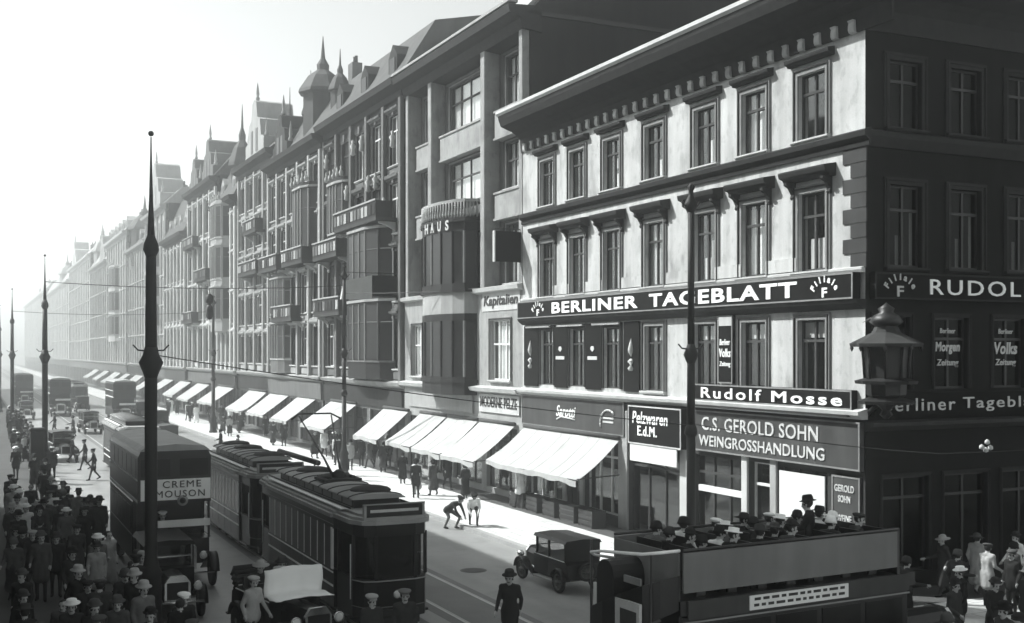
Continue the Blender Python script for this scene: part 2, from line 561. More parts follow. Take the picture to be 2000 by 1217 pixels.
mb = MB(); mb.quad((16, 0, 0), (16, LB, 0), (16, LB, 16.6), (16, 0, 16.6)); mb.quad((0, LB, 0), (16, LB, 0), (16, LB, 16.6), (0, LB, 16.6))
mb.build('rear_wall', 'firewall', b1)
# eaves
prof = [(0.0, 15.72), (-0.06, 15.72), (-0.1, 16.3), (-0.3, 16.5), (-0.5, 16.62), (-1.05, 16.82), (-1.1, 16.95), (-1.15, 17.08), (-1.2, 17.3), (-1.2, 17.36), (0, 17.36)]
MB().prism(prof, -1.1, LB + 0.1).build('cornice', 'trim_dark', b1)
MB().prism([(-1.205, 17.25), (-1.29, 17.34), (-1.28, 17.47), (-1.0, 17.47), (-1.0, 17.365), (-1.2, 17.362)], -1.15, LB + 0.15).build('gutter', 'stone_light', b1)
MB().prism([(p[0], p[1]) for p in prof], 0.0, 16.0, axis='x').build('side_cornice', 'trim_dark', b1)
mb = MB()
mb.add([(-1.0, -1.05, 17.37), (-1.0, LB + 0.1, 17.37), (8, LB + 0.1, 19.4), (8, 7, 19.4), (16, -1.05, 17.37), (16, LB + 0.1, 17.37)],
       [(0, 1, 2, 3), (0, 3, 4), (3, 2, 5, 4)])
mb.build('roof', 'roof', b1)
bm_ = MB().prism([(0, 0), (-0.08, 0.0), (-0.14, 0.03), (-0.17, 0.1), (-0.17, 0.2), (-0.15, 0.3), (-0.2, 0.36), (0, 0.36)], -0.11, 0.11).mesh('bracket', 'stucco')
NB = 30
for k in range(NB):
    ob('bracket', bm_, b1, (0, 0.4 + (LB - 0.8) * k / (NB - 1), 15.7))
# string courses and bands
MB().prism([(0, 12.5), (-0.08, 12.5), (-0.1, 12.6), (-0.06, 12.64), (-0.22, 12.76), (-0.25, 12.9), (-0.22, 12.93), (0, 13.0)], -0.25, LB).build('string_course', 'trim_dark', b1)
MB().prism([(0, 12.5), (-0.08, 12.5), (-0.22, 12.76), (-0.25, 12.9), (0, 13.0)], 0, 16, axis='x').build('string_course', 'trim_dark', b1)
MB().prism([(0, 9.02), (-0.1, 9.02), (-0.14, 9.1), (-0.14, 9.16), (0, 9.2)], 0, LB).build('sill_course', 'stone_light', b1)
MB().prism([(0, 4.94), (-0.2, 4.94), (-0.34, 5.06), (-0.36, 5.16), (0, 5.24)], -0.1, LB).build('ledge', 'stone_light', b1)
MB().prism([(0, 16.0), (-0.06, 16.0), (-0.06, 16.1), (0, 16.1)], 0, 16, axis='x').build('side_band', 'trim_dark', b1)
q = MB().box(0.04, 0, 0, 0.09, 0.95, 0.40).mesh('quoin', 'stone_dark')
q2 = MB().box(0.03, 0, 0, 0.07, 0.62, 0.40).mesh('quoin', 'stone_dark')
for k in range(8):
    ob('quoin', q if k % 2 else q2, b1, (-0.08, -0.08, 9.15 + k * 0.42))
for i, y in enumerate(WY):           # pedestal blocks between the windows
    if i < 6:
        yc = (WY[i] + WY[i + 1]) / 2 - Y1
        MB().box(-0.07, yc - 0.72, 9.22, 0, yc + 0.72, 9.62).build('pedestal', 'stucco', b1)
dr3 = [[('curtain', 0.45, 0.95, 0, 0.45)], [('curtain', 0.72, 0.97, 0, 0.5)], [('blind', 0.4, 0.97, 0.42, 0.62), ('curtain', 0.4, 0.95, 0, 0.32)],
       [('curtain', 0.4, 0.85, 0, 0.36)], [('curtain', 0.3, 0.82, 0, 0.45)], [('curtain', 0.05, 0.95, 0, 1)], []]
dr2 = [[('curtain', 0.5, 0.95, 0.1, 0.6)], [('curtain', 0.45, 0.97, 0, 0.75)], [('curtain', 0.5, 0.97, 0, 0.75)], [('blind', 0.05, 0.97, 0, 0.97)],
       [('curtain', 0.5, 0.97, 0, 0.6), ('blind', 0.2, 0.5, 0, 0.35)], [('curtain', 0.05, 0.97, 0, 0.94)], [('blind', 0.2, 0.9, 0.02, 0.42)]]
def flip(dr): return [(k, 1 - b, 1 - a, z0, z1) for k, a, b, z0, z1 in dr]
for i, y in enumerate(WY):
    y -= Y1
    window(b1, (0, y, 13.1), WW, 1.93, hood=(WW + 0.74, 0.26, 0.2, 0.3), dress=flip(dr3[i]), m='sash_dark' if i in (4, 6) else 'sash')
    window(b1, (0, y, 9.2), WW, 2.3, hood=(WW + 0.85, 0.44, 0.3, 0.36), consoles=True, dress=flip(dr2[i]))
    window(b1, (0, y, 5.4), WW, 2.35, casing=0.2, sill=i > 2, trans=0.74, cm='trim_mid' if i > 2 else 'trim_dark', m='sash_dark' if i < 3 else 'sash',
           dress=[('blind', 0.0, 1.0, 0.78, 1.0)] + ([('curtain', 0.0, 0.22, 0, 0.75)] if i > 3 else []))
for i, x in enumerate(SX):
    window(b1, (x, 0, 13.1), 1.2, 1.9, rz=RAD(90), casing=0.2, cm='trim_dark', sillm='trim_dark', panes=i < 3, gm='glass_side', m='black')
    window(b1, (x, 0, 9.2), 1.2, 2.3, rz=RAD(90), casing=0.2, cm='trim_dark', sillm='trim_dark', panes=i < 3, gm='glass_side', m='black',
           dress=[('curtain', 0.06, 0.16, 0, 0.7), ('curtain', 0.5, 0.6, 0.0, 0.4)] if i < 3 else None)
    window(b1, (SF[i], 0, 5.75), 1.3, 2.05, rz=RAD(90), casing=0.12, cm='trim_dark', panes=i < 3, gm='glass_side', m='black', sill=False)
# shop windows and doors of the ground storey
for k, (a, b, z0, z1) in enumerate(gop):
    w, h = b - a, z1 - z0
    o = ob('shop_window' if z0 > 0.3 else 'door', sash_mesh(w, h, 3 if w > 2 else 1, 0.78, 'sash_light' if k in (5, 7, 2) else 'sash_dark', 0.0, 'trim_dark'), b1, (0.05, (a + b) / 2, z0))
    MB().box(0.16, -w / 2 + 0.03, 0.03, 0.17, w / 2 - 0.03, h - 0.03).build('pane', 'glass', o)
for x in SX:
    o = ob('shop_window', sash_mesh(1.7, 2.7, 2, 0.78, 'black', 0.1, 'trim_dark'), b1, (x, 0.0, 0.6), RAD(90))
    MB().box(0.16, -0.82, 0.03, 0.17, 0.82, 2.67).build('pane', 'glass_side', o)
for y in (8.75, 12.95, 16.2, 17.7, 21.5, 3.95, 5.4):
    w = 0.34 if y in (8.75, 12.95) else 0.16
    MB().bbox(-0.09, y - w, 0.13, -0.002, y + w, 4.6, 0.02).build('pilaster', 'stone_light' if y in (8.75, 5.4) else 'stone_mid', b1)
MB().box(-0.05, 1.62, 0.75, -0.01, 3.68, 3.2).build('shop_blind', 'blind', b1)
MB().box(0.1, 5.7, 2.1, 0.2, 8.2, 2.3).build('shop_blind', 'blind', b1)

# ------------------------------------------------------------------ neighbour with tall piers and a bow
Y2 = 46.46
b2 = thing('pier_house', 'tall office house with pale full-height piers and a dark bow window', 'building', (D, Y2, 0))
L2 = 15.5
yb = lambda Y: Y - Y2
F = [(5.5, 8.3), (10.1, 12.9), (14.6, 16.8), (18.5, 20.9)]
bays2 = [(46.95, 50.7), (51.3, 57.8), (58.35, 61.4)]
mb = MB(); ops = []
for z0, z1 in F:
    for k, (a, b) in enumerate(bays2):
        if k == 1 and z0 < 14: continue
        m_ = 0.75 if k != 1 else 0.7
        ops.append((yb(a) + m_, yb(b) - m_, z0, z1))
RC = 0.85
PR = lambda u, z, d: (RC + d, u, z)
wall_mesh(mb, PR, 0, L2, 9.9, 21.6, [o for o in ops if o[2] > 9], 0.3, 0)
mb.build('facade_wall', 'house_mid', b2)
mb = MB()
wall_mesh(mb, PX, 0, L2, 4.9, 9.9, [o for o in ops if o[2] < 9] + [(yb(51.6), yb(57.5), 5.2, 9.5)], 0.5, 0)
mb.box(0.0, 0, 9.85, RC, L2, 9.9)
mb.build('lower_wall', 'pier_stone', b2)
mb = MB()
sg = [(0.6, 4.0), (4.6, 8.2), (8.8, 11.2), (11.8, 15.0)]
wall_mesh(mb, PX, 0, L2, 0, 4.9, [(a, b, 0.4, 3.3) for a, b in sg], 0.5, 0)
mb.build('shop_wall', 'stone_mid', b2)
for a, b in sg:
    o = ob('shop_window', sash_mesh(b - a, 2.9, 3, 0.78, 'sash_dark', 0.0, 'trim_dark'), b2, (0.05, (a + b) / 2, 0.4))
    MB().box(0.16, -(b - a) / 2, 0.03, 0.17, (b - a) / 2, 2.87).build('pane', 'glass', o)
MB().box(1.4, 0.4, 0, 12, L2 - 0.4, 21).build('interior', 'interior', b2)
MB().box(0.35, -0.02, 0, 13, 0.3, 21.95).build('fire_wall', 'firewall', b2)
MB().box(0.35, L2 - 0.3, 0, 13, L2, 21.9).build('fire_wall', 'firewall', b2)
MB().box(0.3, -0.1, 21.95, 26, 0.4, 22.15).build('wall_coping', 'black', b2)
for y, w in ((46.72, 0.2), (51.0, 0.26), (58.08, 0.26), (61.62, 0.2)):
    MB().bbox(0, yb(y) - w, 9.9, RC - 0.01, yb(y) + w, 21.5, 0.04).build('pier', 'pier_stone', b2)
for k, (a, b) in enumerate(bays2):
    for z0, z1 in ((16.95, 18.35), (13.1, 14.45)):
        if k == 1 and z0 < 14: continue
        mb = MB().bbox(0.4, yb(a) + 0.25, z0, RC - 0.005, yb(b) - 0.25, z1, 0.05)
        mb.box(0.34, yb(a) + 0.25, z1 - 0.1, 0.4, yb(b) - 0.25, z1); mb.box(0.34, yb(a) + 0.25, z0, 0.4, yb(b) - 0.25, z0 + 0.1)
        mb.build('spandrel', 'pier_stone', b2)
for (a, b, z0, z1) in ops:
    wide = b - a > 4
    low = z0 < 9
    window(b2, (0.0 if low else RC - 0.05, (a + b) / 2, z0), b - a, z1 - z0, cols=4 if wide else 3, trans=0.6, m='sash_light' if low else 'sash', casing=0.12, cm='trim_mid', sill=True,
           dress=[('curtain', 0.02, 0.98, 0.0, 0.97)] if z0 > 14 else [('curtain', 0.1, 0.95, 0, 0.9)])
MB().prism([(0.9, 21.2), (0, 21.3), (-0.1, 21.45), (-0.15, 21.75), (-0.7, 21.95), (-0.78, 22.3), (0.9, 22.4)], -0.1, L2 + 0.1).build('cornice', 'trim_dark', b2)
MB().box(-0.8, -0.12, 22.4, -0.3, L2 + 0.1, 22.52).build('parapet', 'stone_mid', b2)
MB().prism([(0.4, 22.5), (3.2, 25.4), (12, 26), (13, 22.5)], 0.35, L2).build('roof', 'zinc', b2)
MB().prism([(0.4, 22.16), (3.2, 25.6), (12, 26.2), (13, 22.16)], 0.0, 0.33).build('gable_wall', 'firewall', b2)
MB().prism([(0, 9.6), (-0.25, 9.68), (-0.3, 9.86), (0, 9.92)], 0, L2).build('ledge', 'stone_light', b2)
MB().prism([(0, 4.86), (-0.35, 4.95), (-0.42, 5.12), (0, 5.2)], 0, L2).build('ledge', 'stone_light', b2)
# the bow
yc, hw, pj = yb(54.55), 2.95, 1.25
NS = 8
def bow(t, s=1.0):
    a = math.pi * t
    return (-pj * s * math.sin(a) ** 0.8 if 0 < t < 1 else 0.0, yc - hw * s * math.cos(a))
def bow_ring(mb, z0, z1, s=1.0, mi=0, off=0.0):
    pts = [bow(k / NS, s) for k in range(NS + 1)]
    pts = [(p[0] + (off if 0 < i < NS else 0), p[1]) for i, p in enumerate(pts)]
    mb.prism(pts + [(0.5, yc + hw * s), (0.5, yc - hw * s)], z0, z1, axis='z', mi=mi)
bw_ = MB()
bow_ring(bw_, 4.7, 5.6); bow_ring(bw_, 8.35, 8.7); bow_ring(bw_, 9.75, 10.2); bow_ring(bw_, 12.75, 13.3)
bow_ring(bw_, 9.75, 9.95, 1.06); bow_ring(bw_, 13.2, 13.4, 1.06); bow_ring(bw_, 5.3, 5.45, 1.05)
bowo = bw_.build('bow_window', 'bronze', b2)
bd_ = MB(); bow_ring(bd_, 8.7, 9.75, 0.99)
bd_.build('band', 'stone_mid', bowo)
for z0, z1 in ((5.6, 8.35), (10.2, 12.75)):
    for k in range(NS):
        p, r = bow(k / NS, 0.98), bow((k + 1) / NS, 0.98)
        MB().tube([(p[0], p[1], z0), (p[0], p[1], z1)], 0.07, 6, smooth=False).build('mullion', 'trim_mid' if k % 3 == 1 else 'bronze', bowo)
        MB().add([(p[0], p[1], z0), (r[0], r[1], z0), (r[0], r[1], z1), (p[0], p[1], z1)], [(0, 1, 2, 3)]).build('pane', 'far_glass', bowo)
mb = MB()
for k in range(33):
    p = bow(k / 32, 1.0)
    mb.lathe([(0.05, 13.4), (0.09, 13.6), (0.05, 13.85), (0.06, 14.15)], 6, (p[0], p[1], 0))
bow_ring(mb, 14.15, 14.3, 1.03)
mb.build('balustrade', 'stone_mid', bowo)
for k, ch in enumerate('HAUS'):
    p = bow(0.26 + 0.085 * (3 - k) + 0.02)
    lettering(bowo, ch, (p[0] - 0.14, p[1], 13.05), 0.45, 0.5, 'x', m='stone_light', bold=0.03)

# rear block rising behind the corner house
mb = MB(); mb.box(0, 0, 0, 70, 14, 27); mb.box(6, 1, 27, 64, 13, 32)
rb = tag(mb.build('rear_block', 'firewall', None, (D + 13.2, Y2 + 0.3, 0)), 'tall dark windowless block rising behind the corner house', 'building')

# ------------------------------------------------------------------ the receding row of houses
def rowhouse(name, label, Ya, Yb, h, bays, wallm, pierm, seed, nf=4, gables=(), spires=(), balc=(), box_bay=None, mansard=3.0, X=D, face=-1, near=True, dormers=0, roofm='roof', shop=True, ww=0.5):
    r = random.Random(seed)
    t = thing(name, label, 'building', (X, Ya, 0), 0)
    L = Yb - Ya
    S = face
    P = lambda u, z, d: (-S * d, u, z)
    pitch = L / bays
    w = min(2.0, pitch * ww)
    z0, zt = 5.3, h - 1.3
    fh = (zt - z0) / nf
    ops = []
    for k in range(nf):
        for i in range(bays):
            y = pitch * (i + 0.5)
            ops.append((y - w / 2, y + w / 2, z0 + k * fh + 0.55, z0 + (k + 1) * fh - 0.5))
    mb = MB()
    wall_mesh(mb, P, 0, L, 4.9, h, ops, 0.4)
    mb.build('facade_wall', wallm, t)
    mb = MB()
    so = [(pitch * i + 0.3, pitch * (i + 1) - 0.3, 0.35, 3.3) for i in range(bays)]
    wall_mesh(mb, P, 0, L, 0, 4.9, so, 0.4)
    mb.build('shop_wall', 'house_mid' if shop else wallm, t)
    MB().box(P(0, 0, 1.0)[0], 0.02, 0, P(0, 0, 13)[0], L - 0.02, h - 0.1).build('interior', 'interior', t)
    for y in (0.0, L - 0.25):
        a, b = sorted((P(0, 0, 0.32)[0], P(0, 0, 13)[0]))
        MB().box(a, y, 0, b, y + 0.25, h + 0.2).build('fire_wall', 'firewall', t)
    rz = 0 if S < 0 else RAD(180)
    def xs(a, b): return (S * a, S * b) if S * a < S * b else (S * b, S * a)
    for a, b, c, d in ops:
        window(t, (0, (a + b) / 2, c), w, d - c, rz=rz, cols=2, trans=0.7, m=r.choice(['sash', 'sash_light']), casing=0.16 if near else 0.0, cm=pierm if near else 'trim_mid',
               sill=near, panes=False, gm='far_glass', hood=(w + 0.6, 0.3, 0.22, 0.2) if near and r.random() < 0.85 else None, hoodm=pierm if near else 'trim_dark')
    if near:
        for a, b, c, d in ops:
            x0, x1 = xs(0.001, 0.07)
            MB().bbox(x0, a + 0.05, c - 0.62, x1, b - 0.05, c - 0.2, 0.03).build('apron_panel', r.choice([pierm, pierm, 'house_mid']), t)
            MB().prism([(-0.14, d + 0.02), (0.14, d + 0.02), (0.2, d + 0.5), (-0.2, d + 0.5)], *xs(0.001, 0.16), axis='x').build('keystone', pierm, t).location = (0, (a + b) / 2, 0)
    for a, b, c, d in so:
        o = ob('shop_window', sash_mesh(b - a, d - c, 2, 0.78, 'sash_dark', 0.0, 'trim_dark'), t, (0, (a + b) / 2, c), rz)
        MB().box(0.16, -(b - a) / 2, 0.02, 0.17, (b - a) / 2, d - c - 0.02).build('pane', 'far_glass', o)
    for i in range(bays + 1):
        y = min(max(pitch * i, 0.24), L - 0.24)
        x0, x1 = xs(0.0, 0.24)
        MB().bbox(x0, y - 0.22, 5.1, x1, y + 0.22, h - 1.0, 0.03).build('pilaster', pierm, t)
    for k in range(1, nf):
        z = z0 + k * fh
        MB().prism([(0, z - 0.16), (S * 0.16, z - 0.1), (S * 0.2, z + 0.06), (0, z + 0.14)], 0, L).build('string_course', pierm, t)
    MB().prism([(0, 3.5), (S * 0.12, 3.5), (S * 0.16, 4.6), (0, 4.6)], 0.1, L - 0.1).build('fascia', r.choice(['board_grey', 'house_dark', 'house_mid']), t)
    MB().prism([(0, 4.7), (S * 0.3, 4.85), (S * 0.4, 5.05), (0, 5.15)], 0, L).build('ledge', 'stone_mid', t)
    MB().prism([(0, h - 1.0), (S * 0.15, h - 0.95), (S * 0.2, h - 0.6), (S * 0.75, h - 0.35), (S * 0.85, h), (0, h + 0.1)], -0.02, L + 0.02).build('cornice', 'trim_dark' if near else wallm, t)
    MB().prism([(S * 0.3, h + 0.1), (-S * 1.9, h + mansard), (-S * 7.5, h + mansard + 1.2), (-S * 13, h + 0.1)], 0.02, L - 0.02).build('roof', roofm, t)
    for i in range(max(1, int(L / 9))):
        y = r.uniform(0.1, 0.9) * L; cx = -S * r.uniform(3.5, 7.0); ch = r.uniform(1.2, 2.6)
        ck = MB().box(cx - 0.4, y - 0.55, h + mansard - 0.6, cx + 0.4, y + 0.55, h + mansard + 0.9 + ch).build('chimney', 'house_mid', t)
        for e in (-0.3, 0.1):
            MB().lathe([(0.13, 0), (0.11, 0.5), (0.14, 0.52), (0.12, 0.55)], 7, (cx, y + e, h + mansard + 0.9 + ch)).build('chimney_pot', 'stone_dark', ck)
    for i in range(dormers):
        y = L * (i + 0.5) / dormers
        dm = MB().prism([(y - 0.75, h + 0.3), (y + 0.75, h + 0.3), (y + 0.75, h + 1.9), (y, h + 2.6), (y - 0.75, h + 1.9)], *sorted((-S * 0.25, -S * 2.4)), axis='x').build('dormer', wallm, t)
        x0, x1 = xs(0.30, 0.22)
        MB().box(-S * 0.20, y - 0.45, h + 0.6, -S * 0.245, y + 0.45, h + 1.8).build('pane', 'far_glass', dm)
    for (y, w_, hh) in gables:
        pts = [(y - w_ / 2, h - 0.05), (y + w_ / 2, h - 0.05), (y + w_ / 2, h + hh * 0.3), (y + w_ * 0.36, h + hh * 0.34), (y + w_ * 0.3, h + hh * 0.62), (y + w_ * 0.17, h + hh * 0.68),
               (y + w_ * 0.1, h + hh * 0.95), (y, h + hh), (y - w_ * 0.1, h + hh * 0.95), (y - w_ * 0.17, h + hh * 0.68), (y - w_ * 0.3, h + hh * 0.62), (y - w_ * 0.36, h + hh * 0.34), (y - w_ / 2, h + hh * 0.3)]
        gb = MB().prism(pts, *sorted((S * 0.2, -S * 3.0)), axis='x').build('gable', wallm, t)
        for e in (-0.5, 0, 0.5):
            MB().lathe([(0.14, 0), (0.2, 0.2), (0.1, 0.35), (0.16, 0.55), (0.03, 1.5), (0.0, 1.6)], 6, (-S * 0.1, y + e * w_ * 0.98, h + (hh if e == 0 else hh * 0.3))).build('finial', pierm, gb)
        for e in (-1, 1):
            MB().box(S * 0.205, y + e * w_ * 0.13 - 0.35, h + hh * 0.12, S * 0.23, y + e * w_ * 0.13 + 0.35, h + hh * 0.5).build('pane', 'far_glass', gb)
    for (y, zb, ztp, rr) in spires:
        H_ = ztp - zb
        tw = MB().lathe([(rr, zb - 3), (rr, zb + H_ * 0.3), (rr * 1.25, zb + H_ * 0.32), (rr * 1.2, zb + H_ * 0.36), (rr * 0.75, zb + H_ * 0.52), (rr * 0.3, zb + H_ * 0.6), (rr * 0.32, zb + H_ * 0.66), (rr * 0.12, zb + H_ * 0.74), (0.02, ztp)], 8, (-S * 1.6, y, 0), smooth=False)
        tw.build('turret', roofm, t)
    for (y0, y1, z, pr) in balc:
        x0, x1 = xs(0.0, pr)
        bo = MB().box(x0, y0, z - 0.2, x1, y1, z).build('balcony', 'stone_dark', t)
        mb = MB()
        x0, x1 = xs(pr - 0.08, pr)
        mb.box(x0, y0, z, x1, y1, z + 0.95)
        for y in (y0, y1 - 0.08):
            a, b = xs(0.26, pr - 0.08)
            mb.box(a, y, z, b, y + 0.08, z + 0.95)
        mb.build('parapet', 'house_dark' if near else 'stone_mid', bo)
        x0, x1 = xs(pr - 0.12, pr + 0.06)
        MB().box(x0, y0 - 0.05, z + 0.951, x1, y1 + 0.05, z + 1.05).build('top_rail', 'stone_mid', bo)
        nn = max(3, int((y1 - y0) / 0.7))
        for q in range(nn):
            ya = y0 + (y1 - y0) * q / nn + 0.1; yb_ = y0 + (y1 - y0) * (q + 1) / nn - 0.1
            x0, x1 = xs(pr + 0.001, pr + 0.04)
            MB().box(x0, ya, z + 0.18, x1, yb_, z + 0.78).build('parapet_panel', r.choice(['house_mid', 'stone_mid', 'house_dark']), bo)
        for y in (y0 + 0.3, y1 - 0.3):
            ob('bracket', console_mesh(0.7, pr * 0.8, 'stone_light'), bo, (0, y, z - 0.92), rz)
    for y0, y1, za, zb, pr, mm in (box_bay or ()):
        c = 0.5
        wb = y1 - y0
        def bayplan(e):
            return [(0, y0 - e), (S * (pr * 0.62 + e), y0 + wb * 0.10 - e * 0.5), (S * (pr + e), y0 + wb * 0.27), (S * (pr + e), y1 - wb * 0.27), (S * (pr * 0.62 + e), y1 - wb * 0.10 + e * 0.5), (0, y1 + e)]
        bo = MB().prism(bayplan(0), za - 0.4, zb + 0.3, axis='z').build('bay_window', mm, t)
        n = max(1, int(round((zb - za) / fh)))
        pl = bayplan(0.015)
        for k in range(n):
            zz0 = za + (zb - za) * k / n + 0.8; zz1 = za + (zb - za) * (k + 1) / n - 0.3
            for i in range(5):
                p, q = pl[i], pl[i + 1]
                sub = 3 if i == 2 else 1
                for j in range(sub):
                    u0, u1 = (j + 0.1) / sub, (j + 0.9) / sub
                    a = (p[0] + (q[0] - p[0]) * u0, p[1] + (q[1] - p[1]) * u0); b = (p[0] + (q[0] - p[0]) * u1, p[1] + (q[1] - p[1]) * u1)
                    MB().add([(a[0], a[1], zz0), (b[0], b[1], zz0), (b[0], b[1], zz1), (a[0], a[1], zz1)], [(0, 1, 2, 3)]).build('pane', 'far_glass', bo)
                    MB().tube([(a[0] + S * 0.02, a[1] - 0.03, zz0 - 0.1), (a[0] + S * 0.02, a[1] - 0.03, zz1 + 0.1)], 0.06, 5, smooth=False).build('mullion', 'stone_mid' if mm != 'bronze' or i % 2 == 0 else 'house_mid', bo)
                    zm = zz0 + (zz1 - zz0) * 0.68
                    MB().tube([(a[0] + S * 0.02, a[1], zm), (b[0] + S * 0.02, b[1], zm)], 0.035, 4, smooth=False).build('transom', 'house_mid', bo)
            zl = za + (zb - za) * (k + 1) / n
            MB().prism(bayplan(0.12), zl - 0.1, zl + 0.05, axis='z').build('ledge', 'stone_mid', bo)
            MB().prism(bayplan(0.06), zz0 - 0.2, zz0 - 0.08, axis='z').build('sill', 'stone_mid' if mm != 'bronze' else 'house_mid', bo)
        for k in range(5):
            y = y0 + c + (y1 - y0 - 2 * c) * k / 4
            MB().lathe([(0.12, 0), (0.16, 0.25), (0.05, 0.45), (0.09, 0.6), (0, 0.75)], 6, (S * (pr - 0.1), y, zb + 0.3)).build('finial', 'stone_light', bo)
    return t

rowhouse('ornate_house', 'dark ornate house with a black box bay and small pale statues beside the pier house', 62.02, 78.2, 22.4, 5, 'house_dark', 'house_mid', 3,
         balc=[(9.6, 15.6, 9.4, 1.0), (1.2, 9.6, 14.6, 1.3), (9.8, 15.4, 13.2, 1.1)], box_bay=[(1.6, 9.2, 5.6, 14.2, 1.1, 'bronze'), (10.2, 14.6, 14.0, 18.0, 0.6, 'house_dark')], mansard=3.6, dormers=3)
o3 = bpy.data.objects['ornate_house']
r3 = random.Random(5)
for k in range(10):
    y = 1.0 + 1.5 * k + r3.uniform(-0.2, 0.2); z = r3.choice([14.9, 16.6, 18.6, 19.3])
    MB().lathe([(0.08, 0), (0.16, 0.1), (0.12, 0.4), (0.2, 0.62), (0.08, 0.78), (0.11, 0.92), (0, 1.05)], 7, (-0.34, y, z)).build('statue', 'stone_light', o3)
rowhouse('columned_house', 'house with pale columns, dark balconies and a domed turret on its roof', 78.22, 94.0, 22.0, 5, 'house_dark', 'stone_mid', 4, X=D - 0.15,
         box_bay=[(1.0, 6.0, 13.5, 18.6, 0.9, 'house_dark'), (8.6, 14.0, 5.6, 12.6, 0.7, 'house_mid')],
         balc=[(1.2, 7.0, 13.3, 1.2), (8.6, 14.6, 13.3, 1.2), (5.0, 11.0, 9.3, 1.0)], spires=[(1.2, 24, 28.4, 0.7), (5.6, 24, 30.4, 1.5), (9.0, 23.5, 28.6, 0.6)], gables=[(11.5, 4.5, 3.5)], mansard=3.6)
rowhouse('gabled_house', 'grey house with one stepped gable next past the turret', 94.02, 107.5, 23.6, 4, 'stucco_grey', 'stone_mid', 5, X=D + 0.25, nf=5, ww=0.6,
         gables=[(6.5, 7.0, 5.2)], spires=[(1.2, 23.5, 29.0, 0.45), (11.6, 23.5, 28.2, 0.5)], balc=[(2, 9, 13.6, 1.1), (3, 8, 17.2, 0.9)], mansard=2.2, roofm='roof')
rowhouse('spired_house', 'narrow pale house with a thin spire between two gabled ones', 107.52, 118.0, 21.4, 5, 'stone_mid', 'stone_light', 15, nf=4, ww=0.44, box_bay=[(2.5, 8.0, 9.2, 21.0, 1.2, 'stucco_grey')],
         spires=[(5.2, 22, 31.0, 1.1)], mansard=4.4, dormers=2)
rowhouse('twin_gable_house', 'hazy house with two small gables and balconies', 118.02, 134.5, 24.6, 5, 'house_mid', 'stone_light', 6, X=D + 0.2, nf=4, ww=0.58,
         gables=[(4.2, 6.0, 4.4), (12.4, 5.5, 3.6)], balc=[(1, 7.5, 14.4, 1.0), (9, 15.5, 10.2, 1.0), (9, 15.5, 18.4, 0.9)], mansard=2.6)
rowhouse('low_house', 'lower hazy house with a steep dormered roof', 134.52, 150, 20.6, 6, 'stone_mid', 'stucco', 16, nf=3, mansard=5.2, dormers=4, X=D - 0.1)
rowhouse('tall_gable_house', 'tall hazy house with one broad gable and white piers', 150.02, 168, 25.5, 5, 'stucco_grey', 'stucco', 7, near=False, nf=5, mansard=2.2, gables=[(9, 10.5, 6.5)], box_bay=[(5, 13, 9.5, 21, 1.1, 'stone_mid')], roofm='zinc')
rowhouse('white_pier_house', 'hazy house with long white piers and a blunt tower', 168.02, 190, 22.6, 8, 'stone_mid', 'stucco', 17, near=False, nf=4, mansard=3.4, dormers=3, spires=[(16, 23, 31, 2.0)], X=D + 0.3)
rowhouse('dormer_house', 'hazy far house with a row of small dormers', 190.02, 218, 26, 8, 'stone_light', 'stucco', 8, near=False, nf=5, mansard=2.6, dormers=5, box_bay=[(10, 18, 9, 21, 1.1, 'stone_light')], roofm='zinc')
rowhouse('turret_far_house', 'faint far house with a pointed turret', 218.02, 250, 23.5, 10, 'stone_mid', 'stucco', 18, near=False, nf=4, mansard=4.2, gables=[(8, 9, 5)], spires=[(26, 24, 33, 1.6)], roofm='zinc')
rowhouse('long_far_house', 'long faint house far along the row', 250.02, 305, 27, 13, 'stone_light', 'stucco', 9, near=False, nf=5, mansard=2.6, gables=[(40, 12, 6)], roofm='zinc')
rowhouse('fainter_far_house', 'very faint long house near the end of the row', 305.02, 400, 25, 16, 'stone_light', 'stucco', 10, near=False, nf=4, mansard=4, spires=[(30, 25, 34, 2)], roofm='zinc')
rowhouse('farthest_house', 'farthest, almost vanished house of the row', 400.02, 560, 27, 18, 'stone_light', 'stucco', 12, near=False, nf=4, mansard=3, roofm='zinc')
# houses on the shaded side: they stand to the left of the picture and shade the near half of the street
XL = -0.9
rowhouse('shading_corner_house', 'unseen corner house on the shaded side, made very tall to shade the crossing', 13.5, 44.5, 27.5, 9, 'stucco_grey', 'stone_light', 19, nf=6, near=False, X=XL, face=1, mansard=8.0)  # out of view; height, length and roof shaped to shade the crossing
rowhouse('opposite_house', 'house on the shaded side whose shadow covers the near roadway', 44.52, 56.0, 20.6, 4, 'stucco_grey', 'stone_light', 20, near=False, X=XL, face=1, mansard=0.6)
rowhouse('opposite_far_house', 'house on the shaded side past the open square', 165, 240, 20, 16, 'stucco_grey', 'stone_light', 21, near=False, X=XL - 1.0, face=1, mansard=2)

